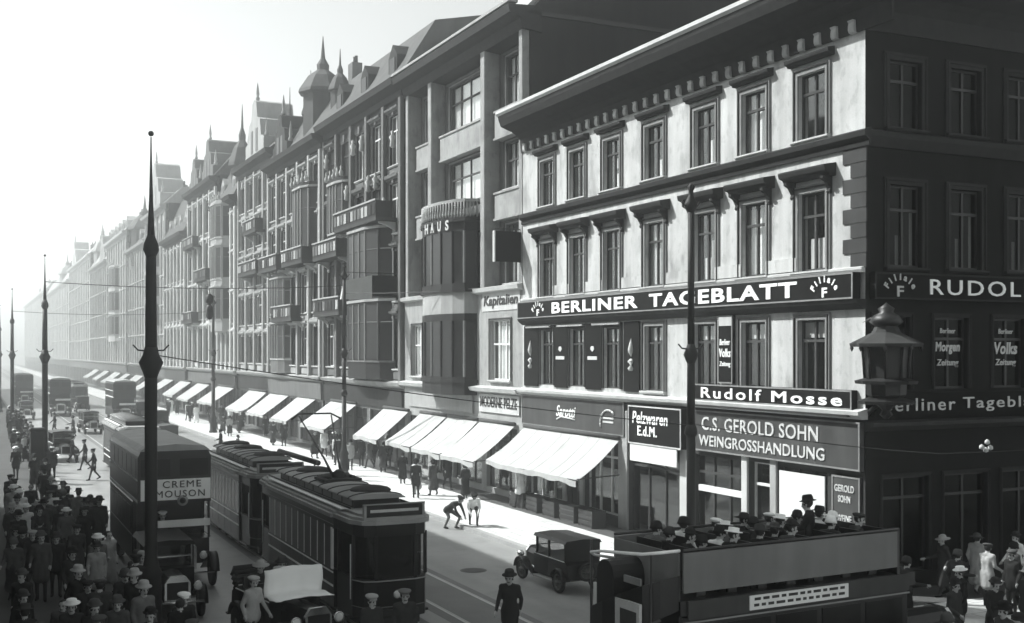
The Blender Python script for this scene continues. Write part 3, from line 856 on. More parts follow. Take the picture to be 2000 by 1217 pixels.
# ------------------------------------------------------------------ signs on the fronts
def board(name, label, x0, ya, z0, yb_, z1, m='board_black', frame=None, cat='sign', face='x', th=0.12):
    """signboard on a front: face 'x' hangs on plane X=x0 spanning Y ya..yb_; face 'y' on plane Y=x0 spanning X ya..yb_"""
    t = thing(name, label, cat, (x0, (ya + yb_) / 2, z0) if face == 'x' else ((ya + yb_) / 2, x0, z0))
    w, h = abs(yb_ - ya), z1 - z0
    if face == 'x': MB().box(-th, -w / 2, 0, 0, w / 2, h).build('panel', m, t)
    else: MB().box(-w / 2, -th, 0, w / 2, 0, h).build('panel', m, t)
    if frame:
        b = 0.05
        def bar(u0, z0_, u1, z1_):
            if face == 'x': return MB().box(-th - 0.02, u0, z0_, -th + 0.001, u1, z1_).build('moulding', frame, t)
            return MB().box(u0, -th - 0.02, z0_, u1, -th + 0.001, z1_).build('moulding', frame, t)
        bar(-w / 2, 0, w / 2, b); bar(-w / 2, h - b, w / 2, h); bar(-w / 2, b, -w / 2 + b, h - b); bar(w / 2 - b, b, w / 2, h - b)
    t['th'] = th
    return t
def put(t, s, u, z, w, h, face='x', **k):
    th = t['th'] + 0.014
    return lettering(t, s, (-th, u, z) if face == 'x' else (u, -th, z), w, h, face, **k)

t = board('signboard', 'longest black signboard, bold white capitals across the whole sunlit corner house front', D - 0.1, 24.75, 8.28, 46.25, 9.02, frame='trim_mid', th=0.26)
c0 = (24.75 + 46.25) / 2
def Yof(a): return a - c0
put(t, 'BERLINER', Yof(39.47), 0.37, 6.85, 0.46, bold=0.028, space=1.12)
put(t, 'TAGEBLATT', Yof(31.19), 0.37, 8.15, 0.48, bold=0.028, space=1.12)
for yy in (44.2, 25.9):
    arc_lettering(t, 'Filiale', (-0.275, Yof(yy), 0.1), 0.42, 0.27, 'x')
    put(t, 'F', Yof(yy), 0.22, 0.22, 0.28, bold=0.03)
MB().prism([(0, 8.0), (-0.12, 8.02), (-0.3, 8.16), (-0.36, 8.27), (0, 8.27)], 24.62, 46.3).build('sign_cornice', 'trim_dark', b1, (0, -Y1, 0))
for k, (a, b) in enumerate(((45.9, 43.6), (42.9, 40.7), (39.9, 37.8))):
    MB().box(-0.16, b - Y1, 7.86, -0.02, a - Y1, 7.93).build('blind_box', 'stone_mid', b1)

t = board('signboard', 'upper black signboard with thin white capitals on the shaded side front', Y1 - 0.02, 22.55, 8.28, 37.0, 9.02, face='y', frame='trim_dark', th=0.2)
c1 = (22.55 + 37) / 2
arc_lettering(t, 'Filiale', (23.45 - c1, -0.215, 0.12), 0.42, 0.26, 'y', m='letter_dim')
put(t, 'F', 23.45 - c1, 0.22, 0.24, 0.3, 'y', m='letter_dim')
put(t, 'RUDOLF', 26.6 - c1, 0.37, 4.1, 0.44, 'y', m='paint_white', bold=0.005, space=1.2)
put(t, 'MOSSE', 31.0 - c1, 0.37, 3.3, 0.44, 'y', m='paint_white', bold=0.005, space=1.2)

t = board('signboard', 'short black signboard with white mixed-case letters just above the grey wine shop board', D - 0.02, 24.95, 5.18, 32.7, 5.74, frame='trim_mid', th=0.2)
c2 = (24.95 + 32.7) / 2
put(t, 'Rudolf', 30.6 - c2, 0.28, 3.25, 0.36, bold=0.012, space=1.25)
put(t, 'Mosse', 26.9 - c2, 0.27, 3.15, 0.34, bold=0.02, space=1.25)
for z in (0.16, 0.06):
    MB().box(-0.24 - z, -7.75 / 2, -0.02 - z, -0.0, 7.75 / 2, 0.03 - z).build('moulding', 'trim_mid' if z < 0.1 else 'trim_dark', t)

t = board('signboard', 'lower dark signboard with dim mixed-case letters on the shaded side front', Y1 - 0.02, 22.6, 5.02, 37.0, 5.66, face='y', th=0.16)
put(t, 'Berliner', 24.2 - c1 - 0.02, 0.31, 2.7, 0.36, 'y', m='letter_dim', bold=0.008, space=1.2)
put(t, 'Tageblatt', 27.55 - c1 - 0.02, 0.28, 3.4, 0.42, 'y', m='letter_dim', bold=0.008, space=1.2)
MB().prism([(0, 4.6), (-0.3, 4.75), (-0.34, 4.85), (0, 4.9)], 0, 16, axis='x').build('side_ledge', 'stone_dark', b1)

t = board('signboard', 'grey wine shop board with two lines of dim capitals', D - 0.05, 24.66, 3.5, 32.75, 4.86, m='board_grey', frame='trim_mid', th=0.14)
c3 = (24.66 + 32.75) / 2
put(t, 'C.S. GEROLD SOHN', 29.3 - c3, 0.93, 5.85, 0.44, m='letter_dim', bold=0.01, space=1.05)
put(t, 'WEINGROSSHANDLUNG', 29.25 - c3, 0.36, 6.3, 0.36, m='letter_dim', bold=0.012, space=1.02)

t = board('signboard', 'pale-framed black box sign for furs over the dark entrance', D - 0.05, 33.25, 3.45, 36.75, 4.85, frame='stone_light', th=0.3)
put(t, 'Pelzwaren', 0.25, 0.98, 2.35, 0.44, bold=0.008, shear=0.12)
put(t, 'E.d.M.', 0.42, 0.5, 1.3, 0.36, bold=0.015)
o = tag(MB().box(-0.34, -1.55, 0, -0.3, 1.55, 0.62).build('roller_blind', 'blind', None, (D, 35.1, 2.82)), 'short white roller blind hanging under the black furs box sign', 'blind')

t = board('signboard', 'grey shop fascia with slanted white script above the big awning', D - 0.02, 37.45, 3.62, 46.3, 4.92, m='board_grey', frame='trim_mid', th=0.1)
c4 = (37.45 + 46.3) / 2
put(t, 'Sarotti', 42.1 - c4, 0.74, 1.7, 0.46, m='paint_white', bold=0.006, shear=0.3)
MB().tube([(-0.12, 42.9 - c4, 0.38), (-0.12, 42.5 - c4, 0.5), (-0.12, 41.6 - c4, 0.46), (-0.12, 41.3 - c4, 0.42)], 0.035, 5).build('flourish', 'letter_dim', t)
mb = MB()
for k in range(9):
    a = RAD(200 - 17 * k)
    mb.tube([(-0.12, 38.6 - c4 - 0.62 * math.cos(a), 0.45 + 0.5 * math.sin(a)), (-0.12, 38.6 - c4 - 0.62 * math.cos(a - 0.3), 0.45 + 0.5 * math.sin(a - 0.3))], 0.04, 5)
for e in (0.1, 0.25):
    mb.box(-0.13, 38.2 - c4, 0.35 + e, -0.1, 39.0 - c4, 0.42 + e)
mb.build('round_emblem', 'letter_dim', t)

t = board('signboard', 'narrow upright black board with three short white lines on the first storey', D - 0.02, 30.62, 5.78, 31.42, 8.0, frame='trim_mid', th=0.1)
MB().box(-0.115, -0.36, 1.88, -0.1, 0.36, 2.2).build('heading', 'stone_light', t)
put(t, 'Berliner', 0, 1.35, 0.56, 0.2, bold=0.01, shear=0.1)
put(t, 'Volks', 0, 1.0, 0.62, 0.28, bold=0.015, shear=0.1)
put(t, 'Zeitung', 0, 0.62, 0.6, 0.2, bold=0.01, shear=0.1)
# black pier boards of the first storey
nm = ['edge of the pier house', 'first and second dark windows', 'second and third dark windows', 'third and fourth windows']
for k, (a, b) in enumerate(((44.86, 46.2), (42.16, 43.24), (39.37, 40.53), (36.45, 37.55))):
    t = board('advertising_board', 'upright black board on the first storey at the ' + nm[k] if k == 0 else 'upright black board on the first storey between the ' + nm[k], D - 0.005, a, 5.32, b, 7.95, th=0.07)
    if k in (0, 3):
        MB().lathe([(0.0, 0), (0.11, 0.18), (0.13, 0.3), (0.06, 0.55), (0, 0.72)], 8, (-0.07, 0, 1.3)).build('emblem', 'letter_dim', t)
        MB().lathe([(0.1, 0), (0.16, 0.1), (0.05, 0.22), (0.16, 0.36), (0.06, 0.46)], 8, (-0.05, 0, 0.78)).build('emblem', 'letter_dim', t)
    else:
        MB().box(-0.09, -0.38, 1.18, -0.07, 0.38, 1.32).build('strip', 'letter_dim', t)
        MB().prism([(-0.15, 1.6), (0.0, 1.5), (0.15, 1.6), (0.1, 1.72), (-0.1, 1.72)], -0.09, -0.07, axis='x').build('emblem', 'letter_dim', t)
# papers named on the side windows
for x, a, b, c in ((25.58, 'Berliner', 'Morgen', 'Zeitung'), (27.9, 'Berliner', 'Volks', 'Zeitung')):
    t = thing('window_lettering', 'faint newspaper lettering painted on the %s shaded side window' % ('first' if x < 27 else 'second'), 'lettering', (x, Y1 + 0.12, 5.7))
    for s, z, w, h, bo in ((a, 1.72, 0.6, 0.15, 0.01), (b, 1.22, 0.95, 0.36, 0.03), (c, 0.78, 0.85, 0.24, 0.02)):
        lettering(t, s, (0, 0.0, z), w, h, 'y', m='letter_dim', bold=bo, shear=0.12)
# wine shop door panel
t = board('signboard', 'grey poster panel with pale lines at the right end of the wine shop', D + 0.02, 24.8, 0.9, 25.95, 3.3, m='board_grey', frame='trim_mid', th=0.08)
for s, z, w in (('GEROLD', 2.05, 0.8), ('SOHN', 1.75, 0.5), ('WEINE', 1.2, 0.6)):
    put(t, s, 0.05, z, w, 0.2, m='letter_dim')
# pier house signs
t = board('signboard', 'pale band with dark old lettering on the pier house', D - 0.003, 46.7, 8.75, 50.9, 9.6, m='stone_light', th=0.03)
put(t, 'Kapitalien', 0, 0.42, 3.8, 0.62, m='letter_dark', bold=0.02, shear=0.15)
t = board('signboard', 'pale fur shop sign with dark capitals under the pier house ledge', D - 0.02, 46.7, 3.95, 51.2, 4.8, m='stone_light', th=0.06)
put(t, 'MODERNE PELZE', 0, 0.5, 4.1, 0.5, m='letter_dark', bold=0.008)
t = board('signboard', 'small pale fascia below the pier house bow', D - 0.02, 52.0, 3.8, 61.0, 4.75, m='stone_mid', th=0.06)
# signs standing out over the pavement
def flag_sign(label, Y, z0, z1, x0, x1, m, lm, lines):
    t = thing('projecting_sign', label, 'sign', (x0, Y, z0))
    MB().box(x1 - x0, -0.09, 0, 0, 0.09, z1 - z0).build('panel', m, t)
    MB().tube([(0, 0, z1 - z0 + 0.12), (x1 - x0, 0, z1 - z0 + 0.12)], 0.025, 5).build('arm', 'iron', t)
    MB().box(x1 - x0 - 0.06, -0.1, -0.02, x1 - x0 + 0.0, 0.1, z1 - z0 + 0.02).build('edge_moulding', 'stone_light', t)
    n = len(lines)
    for i, s in enumerate(lines):
        lettering(t, s, ((x1 - x0) / 2, -0.1, (z1 - z0) * (1 - (i + 0.5) / n)), abs(x1 - x0) * 0.75, (z1 - z0) / n * 0.5, 'y', m=lm)
flag_sign('dark box sign standing out from the pier house beside the corner house', 46.75, 10.85, 12.2, D + 0.4, D - 1.25, 'board_black', 'letter_dim', [])
mb = MB()
t = thing('projecting_sign', 'pale slanted sign above a dark box on the ornate house', 'sign', (D, 63.2, 9.9))
MB().box(-1.55, -0.1, 0.1, 0, 0.1, 1.3).build('panel', 'board_black', t)
MB().prism([(-3.4, -0.1), (-1.58, 0.0), (-1.58, 1.3), (-3.2, 0.95)], -0.12, 0.12).build('pale_panel', 'stone_light', t)
MB().tube([(0, 0, 1.45), (-3.2, 0, 1.45)], 0.03, 5).build('arm', 'iron', t)

# ------------------------------------------------------------------ ornate lantern on the corner
t = thing('corner_lantern', 'large tiered dark lantern with a pale flat cap at the house corner', 'lantern', (D + 0.05, Y1 - 0.75, 5.0))
MB().lathe([(0.05, 0.0), (0.16, 0.1), (0.10, 0.22), (0.3, 0.42), (0.46, 0.62), (0.48, 0.95)], 8, smooth=False).build('lower_body', 'iron', t)
MB().lathe([(0.5, 0.95), (0.72, 0.9), (0.74, 0.98), (0.5, 1.05)], 8, smooth=False).build('lower_rim', 'pole_iron', t)
t.scale = (1.12, 1.12, 1.05)
gl = MB().lathe([(0.47, 1.05), (0.52, 1.85)], 8, smooth=False).build('glazing', 'iron', t)
for k in range(8):
    a = math.pi / 4 * k
    MB().tube([(0.5 * math.cos(a), 0.5 * math.sin(a), 1.0), (0.56 * math.cos(a), 0.56 * math.sin(a), 1.9)], 0.035, 5).build('glazing_bar', 'iron', gl)
    MB().lathe([(0.0, 0), (0.05, 0.1), (0.0, 0.22)], 6, (0.8 * math.cos(a), 0.8 * math.sin(a), 1.72)).build('drop_ornament', 'iron', t)
MB().lathe([(0.6, 1.85), (0.84, 1.86), (0.86, 1.94), (0.6, 2.08), (0.34, 2.22), (0.26, 2.4)], 8, smooth=False).build('cap', 'stone_dark', t)
MB().lathe([(0.52, 0.42), (0.66, 0.38), (0.68, 0.46), (0.4, 0.55)], 8, smooth=False).build('bottom_rim', 'pole_iron', t)
MB().lathe([(0.26, 2.38), (0.4, 2.5), (0.3, 2.66), (0.16, 2.74), (0.2, 2.84), (0.05, 2.95), (0, 3.0)], 8).build('finial', 'iron', t)
MB().tube([(0, 0.1, 0.5), (0, 0.5, 0.2), (0, 0.76, 0.0)], 0.06, 6).build('bracket', 'iron', t)
MB().tube([(0, 0.1, 2.35), (0, 0.5, 2.6), (0, 0.76, 2.5)], 0.05, 6).build('bracket', 'iron', t)

# ------------------------------------------------------------------ awnings
def awning(label, ya, yb_, zt=3.5, zb=1.95, pr=2.0, m='canvas', bars=True, sides=True):
    t = thing('awning', label, 'awning', (D - 0.12, (ya + yb_) / 2, 0), group='shop awnings along the sunny pavement')
    w = yb_ - ya
    n = max(6, int(w / 0.45)); mrows = 5
    rr = random.Random(int(ya * 10))
    ph = rr.uniform(0, 6); tw = rr.uniform(-0.1, 0.1)
    zb += rr.uniform(-0.04, 0.1); pr += rr.uniform(-0.12, 0.12)
    def pt(i, j, off):
        u = i / n; v = j / mrows
        sag = (0.07 + 0.05 * math.sin(ph)) * math.sin(math.pi * v) + (0.02 * math.sin(u * n * 1.3 + ph) + 0.03 * math.sin(u * 7 + ph * 2)) * (0.35 + v * 0.65) + tw * (u - 0.5) * v
        return (-pr * v, -w / 2 + w * u, zt + (zb - zt) * v - sag - off)
    vs = []; fs = []
    for off in (0, 0.012):
        for i in range(n + 1):
            for j in range(mrows + 1): vs.append(pt(i, j, off))
    K = (n + 1) * (mrows + 1)
    for i in range(n):
        for j in range(mrows):
            a = i * (mrows + 1) + j
            fs.append((a, a + mrows + 1, a + mrows + 2, a + 1))
            fs.append((K + a, K + a + 1, K + a + mrows + 2, K + a + mrows + 1))
    MB().add(vs, fs, 0, True).build('canvas', m, t)
    mb = MB()
    vs = []; fs = []
    for i in range(n + 1):
        p = pt(i, mrows, 0)
        vs += [(p[0] - 0.005, p[1], p[2]), (p[0] + 0.01, p[1], p[2] - 0.2 - 0.03 * math.sin(i * 1.7))]
    for i in range(n): fs.append((2 * i, 2 * i + 2, 2 * i + 3, 2 * i + 1))
    MB().add(vs, fs, 0, True).build('valance', m, t)
    for k in range(1, int(w / 1.1)):
        i = int(round(n * k / int(w / 1.1)))
        MB().tube([(pt(i, j, 0)[0], pt(i, j, 0)[1], pt(i, j, 0)[2] + 0.002) for j in range(mrows + 1)], 0.012, 4).build('seam', 'canvas_grey', t)
    for e in (-1, 1):
        MB().tube([(0, e * (w / 2 - 0.03), zb + 0.1), (-pr * 0.97, e * (w / 2 - 0.03), zb + 0.02)], 0.022, 5).build('arm', 'iron', t)
    MB().tube([(-pr + 0.03, -w / 2, zb - 0.03), (-pr + 0.03, w / 2, zb - 0.03)], 0.03, 6).build('front_bar', 'iron', t)
    MB().tube([(-0.03, -w / 2, zt + 0.05), (-0.03, w / 2, zt + 0.05)], 0.09, 8).build('roller', 'sash', t)
    return t
awning('biggest white awning, on the corner house under the script sign', 37.75, 46.0)
awning('white awning next to the biggest one, under the pale fur sign', 47.0, 50.9)
awning('white awning in the middle of the three under the pier house', 51.15, 55.0)
awning('white awning farthest of the three under the pier house', 55.25, 59.0)
awning('greyish white awning just past the pier house awnings', 60.9, 65.2, m='canvas', pr=1.9)
far = [(70.5, 76.2), (80, 85), (87.6, 93.6), (95.2, 101.6), (108, 115.5), (120, 127), (131, 138), (143, 150), (157, 163), (170, 178), (184, 190), (197, 206), (214, 222), (231, 240)]
od = ['first', 'second', 'third', 'fourth', 'fifth', 'sixth', 'seventh', 'eighth', 'ninth', 'tenth', 'eleventh', 'twelfth', 'thirteenth', 'fourteenth']
for k, (a, b) in enumerate(far):
    awning('%s awning of the hazy row beyond the gap in front of the ornate house' % od[k], a, b, pr=2.2, m='canvas')

# ------------------------------------------------------------------ masts and wires
def blunt_mast(label, X, Y, h=11.3, s=1.0):
    t = thing('trolley_mast', label, 'pole', (X, Y, 0.13), group='tram masts along both kerbs')
    r = 0.125 * s
    MB().lathe([(0.28 * s, 0), (0.3 * s, 0.12), (0.24 * s, 0.2), (0.22 * s, 1.1), (0.26 * s, 1.18), (0.16 * s, 1.4), (r, 1.7), (r, 4.3)], 12).build('lower_shaft', 'pole_iron', t)
    MB().lathe([(r, 4.3), (r * 1.5, 4.4), (r * 1.3, 4.55), (r * 0.95, 4.65)], 10).build('collar', 'pole_iron', t)
    MB().lathe([(r * 0.95, 4.65), (r * 0.85, 6.35)], 12).build('middle_shaft', 'pole_iron', t)
    MB().lathe([(r * 0.85, 6.35), (r * 1.7, 6.6), (r * 1.2, 6.75), (r * 0.8, 6.9)], 10).build('collar', 'pole_iron', t)
    MB().lathe([(r * 0.8, 6.9), (r * 0.7, h - 0.7)], 12).build('upper_shaft', 'pole_iron', t)
    MB().lathe([(r * 0.7, h - 0.7), (r * 1.5, h - 0.55), (r * 1.3, h - 0.4), (r * 0.6, h - 0.25), (r * 0.55, h - 0.1), (r * 0.95, h), (0.0, h + 0.12)], 10).build('head', 'pole_iron', t)
    for e in (-1, 1):
        MB().tube([(0, 0, h - 0.5), (e * 0.22, 0, h - 0.52), (e * 0.3, 0, h - 0.4)], 0.03, 5).build('insulator_arm', 'iron', t)
        MB().tube([(0, 0, 6.75), (e * 0.3, 0, 6.78), (e * 0.42, 0, 6.9)], 0.022, 5).build('insulator_arm', 'iron', t)
    return t
def mast(label, X, Y, h=11.8, base=0.13, arms=True, s=1.0, group=None):
    t = thing('tram_mast', label, 'pole', (X, Y, base), group='tram masts along both kerbs')
    r = 0.15 * s
    MB().lathe([(0.30 * s, 0), (0.32 * s, 0.12), (0.26 * s, 0.2), (0.24 * s, 1.2), (0.29 * s, 1.28), (0.2 * s, 1.45), (r, 1.7), (r, 6.0), (r * 0.95, 6.1)], 12).build('lower_shaft', 'pole_iron', t)
    MB().lathe([(r, 6.05), (r * 1.2, 6.15), (r * 1.95, 6.42), (r * 1.3, 6.6), (r, 6.8)], 10).build('collar', 'pole_iron', t)
    MB().lathe([(r * 0.95, 6.8), (r * 0.8, 9.0)], 12).build('middle_shaft', 'pole_iron', t)
    MB().lathe([(r * 0.8, 9.0), (r * 1.25, 9.15), (r * 1.15, 9.3), (r * 0.6, 9.5)], 10).build('upper_collar', 'pole_iron', t)
    MB().lathe([(r * 0.6, 9.5), (r * 0.32, 10.4), (r * 0.14, h - 0.4), (r * 0.1, h)], 10).build('spire', 'pole_iron', t)
    MB().ball((0, 0, h + 0.08), 0.07 * s, 8, 5).build('finial', 'pole_iron', t)
    if arms:
        for e in (-1, 1):
            MB().tube([(0, 0, 6.7), (e * 0.3, 0, 6.72), (e * 0.42, 0, 6.85)], 0.02, 5).build('insulator_arm', 'iron', t)
    return t
mast('nearest thick black mast in front of the covered double-decker bus', 3.98, 29.05, h=11.9)
mast('second black mast on the shaded pavement, beyond the crowd', 3.65, 66.8, h=11.8)
mast('third, thin and distant mast at the shaded kerb', 3.15, 103.5, h=11.8)
mast('faint mast at the shaded kerb farther than the third', 3.0, 140, h=11.8, arms=False)
blunt_mast('tall dark mast in front of the newspaper corner house', 18.3, 27.1)
blunt_mast('slim mast on the sunny pavement in front of the ornate house', 18.3, 60.2)
blunt_mast('dark mast on the sunny pavement by the hazy awnings', 18.3, 97.2, s=1.2)
blunt_mast('distant pale mast on the sunny pavement', 18.3, 134)

def wire(label, pts, r=0.014, sag=0.25, m='iron'):
    P = []
    for a, b in zip(pts[:-1], pts[1:]):
        a, b = Vector(a), Vector(b)
        for k in range(12):
            u = k / 12
            P.append(a.lerp(b, u) - Vector((0, 0, sag * 4 * u * (1 - u))))
    P.append(Vector(pts[-1]))
    return tag(MB().tube(P, r, 5).build('span_wire', m), label, 'wire')
wire('span wire from the nearest black mast across to the mast before the corner house', [(3.98, 29.05, 6.75), (18.3, 27.1, 4.75)], 0.013, 0.12)
wire('span wire running on past the wine shop into the side street', [(18.3, 27.1, 4.8), (22.5, 22.0, 4.2), (34, 18.5, 4.9)], 0.012, 0.1)
wire('span wire with the hanging signal, high across the street', [(3.65, 66.8, 10.6), (18.3, 60.2, 10.4)], 0.022, 0.25)
wire('wire from the slim mast to the pier house front', [(18.3, 60.2, 10.0), (22.4, 50.5, 9.9)], 0.016, 0.1)
wire('faint span wire between the distant masts', [(3.15, 103.5, 10.2), (18.3, 97.2, 10.2)], 0.02, 0.3)
t = thing('hanging_signal', 'small dark two-part signal lamp hanging from the high span wire', 'signal', (11.7, 63.2, 8.6))
MB().tube([(0, 0, 1.65), (0, 0, 1.3)], 0.02, 5).build('hanger', 'iron', t)
MB().lathe([(0.06, 1.35), (0.2, 1.25), (0.22, 0.9), (0.1, 0.8)], 8).build('upper_lamp', 'iron', t)
MB().lathe([(0.06, 0.8), (0.18, 0.65), (0.2, 0.15), (0.12, 0.0), (0.0, -0.05)], 8).build('lower_lamp', 'iron', t)
for k, (x, y, z) in enumerate(((23.4, 21.4, 4.25), (26.8, 20.4, 4.4))):
    t = thing('wire_fitting', 'pale insulator cluster on the side street wire, %s the lantern' % ('nearer' if k == 0 else 'farther from'), 'insulator', (x, y, z))
    for a, b in ((0.0, 0.0), (0.16, 0.05), (-0.14, 0.08), (0.05, 0.2)):
        MB().lathe([(0.02, 0), (0.07, 0.03), (0.06, 0.1), (0.0, 0.14)], 7, (a, 0, b)).build('insulator', 'letter_dim', t)
t = thing('cabinet', 'tall dark square cabinet on the shaded pavement by the second mast', 'cabinet', (3.15, 64.6, 0.13))
MB().bbox(-0.34, -0.25, 0, 0.34, 0.25, 2.6, 0.04).build('case', 'iron', t)
MB().bbox(-0.4, -0.31, 2.6, 0.4, 0.31, 2.75, 0.05).build('cap', 'pole_iron', t)
MB().box(-0.28, -0.27, 0.3, 0.28, -0.251, 2.4).build('door', 'black', t)

# ------------------------------------------------------------------ vehicles
def wheel(par, x, y, r, w=0.13, spokes=True):
    ty = cached(('tyre', r, w), lambda: MB().lathe([(r * 0.74, -w / 2), (r * 0.93, -w / 2), (r, -w / 4), (r, w / 4), (r * 0.93, w / 2), (r * 0.74, w / 2), (r * 0.74, -w / 2)], 20, axis='x').mesh('tyre', 'rubber'))
    def rim():
        mb = MB()
        mb.lathe([(r * 0.68, -w * 0.35), (r * 0.75, -w * 0.35), (r * 0.75, w * 0.35), (r * 0.68, w * 0.35), (r * 0.68, -w * 0.35)], 18, axis='x')
        mb.lathe([(0.0, -w * 0.6), (r * 0.18, -w * 0.55), (r * 0.2, w * 0.55), (0.0, w * 0.6)], 10, axis='x')
        for k in range(10):
            a = math.pi * 2 * k / 10
            mb.tube([(0, 0.15 * r * math.cos(a), 0.15 * r * math.sin(a)), (0, 0.7 * r * math.cos(a), 0.7 * r * math.sin(a))], 0.018, 4)
        return mb.mesh('rim', 'rim')
    rm = cached(('rim', r, w), rim)
    o = ob('wheel', ty, par, (x, y, r))
    ob('rim', rm, o)
    return o

def headlight(par, x, y, z, r=0.12):
    o = ob('headlight', cached(('hl', r), lambda: MB().lathe([(0.0, r * 1.2), (r * 0.5, r), (r * 0.95, 0.0), (r, -r * 0.3), (r * 0.9, -r * 0.35)], 12, axis='y').mesh('headlight', 'chrome')), par, (x, y, z))
    ob('lens', cached(('hll', r), lambda: MB().lathe([(0, -r * 0.5), (r * 0.5, -r * 0.45), (r * 0.9, -r * 0.3)], 12, axis='y').mesh('lens', 'lamp_glass')), o)
    return o

def tram(name, label, X, Yf, L=10.8, collector=True, detail=True, rz=0.0):
    t = thing(name, label, 'tram', (X, Yf, 0), rz)
    W = 1.05
    def plan(e=0.0):
        p = [(-0.5 - e * 0.5, 0.0 - e), (-0.78 - e * 0.8, 0.12 - e * 0.8), (-0.95 - e, 0.5), (-0.98 - e, 1.72), (-W - e, 1.76)]
        half = p + [(-W - e, L - 1.76), (-0.98 - e, L - 1.72), (-0.95 - e, L - 0.5), (-0.78 - e * 0.8, L - 0.12 + e * 0.8), (-0.5 - e * 0.5, L + e)]
        return half + [(-x, y) for x, y in reversed(half)]
    MB().prism(plan(), 0.34, 1.28, axis='z').build('lower_body', 'tram_dark', t)
    tr = MB(); tr.box(-0.85, 1.2, 0.16, 0.85, L - 1.2, 0.42); tr.box(-0.7, 0.25, 0.12, 0.7, 0.5, 0.4); tr.box(-0.7, L - 0.5, 0.12, 0.7, L - 0.25, 0.4)
    tr.build('truck', 'iron', t)
    for y in (2.9, 4.2, L - 4.2, L - 2.9):
        for x in (-0.72, 0.72): wheel(t, x, y, 0.36, 0.1)
    MB().prism(plan(0.0), 2.32, 2.62, axis='z').build('letterboard', 'tram_dark', t)
    MB().prism(plan(-0.12), 1.28, 2.32, axis='z', mi=0).build('saloon_core', 'interior', t)
    nw = 10
    y0, y1 = 1.95, L - 1.95
    for s in (-1, 1):
        for k in range(nw + 1):
            y = y0 + (y1 - y0) * k / nw
            wd = 0.085 if k == 0 else 0.02
            MB().box(s * (W - 0.03), y - wd, 1.28, s * (W + 0.006), y + wd, 2.34).build('pillar', 'tram_trim', t)
        pm = cached(('trampane', L), lambda: MB().box(-0.004, 0.02, 0, 0.004, (y1 - y0) / nw - 0.02, 1.04).mesh('pane', 'far_glass'))
        for k in range(nw): ob('pane', pm, t, (s * (W - 0.008), y0 + (y1 - y0) * k / nw, 1.28))
        for z, h in ((1.19, 0.04), (0.84, 0.055)):
            MB().box(s * (W + 0.001), 1.8, z, s * (W + 0.012), L - 1.8, z + h).build('stripe', 'tram_trim', t)
        MB().box(s * (W + 0.001), 1.8, 2.42, s * (W + 0.008), L - 1.8, 2.435).build('stripe', 'tram_roof', t)
    for e in (0, 1):
        q = lambda y: L - y if e else y
        for (x, y) in ((-0.5, 0.02), (0.5, 0.02), (-0.93, 0.48), (0.93, 0.48), (-0.96, 1.6), (0.96, 1.6)):
            MB().box(x - 0.035, q(y) - 0.035, 1.28, x + 0.035, q(y) + 0.035, 2.34).build('platform_post', 'tram_dark', t)
        for (a, b) in (((-0.5, 0.02), (0.5, 0.02)), ((-0.5, 0.02), (-0.93, 0.48)), ((0.5, 0.02), (0.93, 0.48))):
            MB().add([(a[0], q(a[1]), 1.28), (b[0], q(b[1]), 1.28), (b[0], q(b[1]), 2.34), (a[0], q(a[1]), 2.34)], [(0, 1, 2, 3)]).build('pane', 'glass_car', t)
        headlight(t, 0, q(-0.06) if not e else L + 0.06, 0.92, 0.11)
        MB().box(-0.55, q(-0.1), 0.42, 0.55, q(0.06), 0.55).build('bumper', 'iron', t)
        for x in (-0.9, 0.9):
            MB().tube([(x * 1.07, q(0.62), 0.75), (x * 1.07, q(0.62), 2.1)], 0.018, 5).build('grab_rail', 'tram_trim', t)
            MB().box(x - 0.12, q(0.7), 0.28, x + 0.2, q(1.6), 0.34).build('step', 'iron', t)
    for s in (-1, 1):
        for k in range(6):
            y = 2.0 + (L - 4.0) * k / 5
            MB().box(s * (W + 0.0005), y - 0.012, 0.4, s * (W + 0.006), y + 0.012, 1.18).build('panel_seam', 'bus_panel', t)
    MB().tube([(-0.96, 0.52, 1.25), (-0.8, 0.1, 1.25), (-0.5, -0.02, 1.25), (0.5, -0.02, 1.25), (0.8, 0.1, 1.25), (0.96, 0.52, 1.25)], 0.018, 5).build('dash_rail', 'tram_roof', t)
    MB().tube([(-0.96, 0.52, 0.62), (-0.8, 0.1, 0.62), (-0.5, -0.02, 0.62), (0.5, -0.02, 0.62), (0.8, 0.1, 0.62), (0.96, 0.52, 0.62)], 0.012, 5).build('dash_line', 'bus_panel', t)
    # roof: canopy, camber, clerestory
    MB().prism(plan(0.1), 2.62, 2.72, axis='z').build('canopy', 'tram_roof', t)
    mb = MB()
    mb.prism(plan(0.02), 2.72, 2.79, axis='z'); mb.prism(plan(-0.14), 2.79, 2.85, axis='z')
    mb.build('roof', 'tram_roof', t)
    cl = MB(); cl.box(-0.6, 1.5, 2.85, 0.6, L - 1.5, 3.08)
    c = cl.build('clerestory', 'tram_dark', t)
    n = 8
    for s in (-1, 1):
        for k in range(n):
            a = 1.6 + (L - 3.2) * k / n
            MB().box(s * 0.601, a + 0.08, 2.89, s * 0.612, a + (L - 3.2) / n - 0.08, 3.05).build('pane', 'tram_roof', c)
    pts = [(0.72 * math.cos(math.pi * k / 10), 3.08 + 0.13 * math.sin(math.pi * k / 10)) for k in range(11)]
    MB().prism(pts, 1.3, L - 1.3, smooth=True).build('clerestory_roof', 'tram_roof', t)
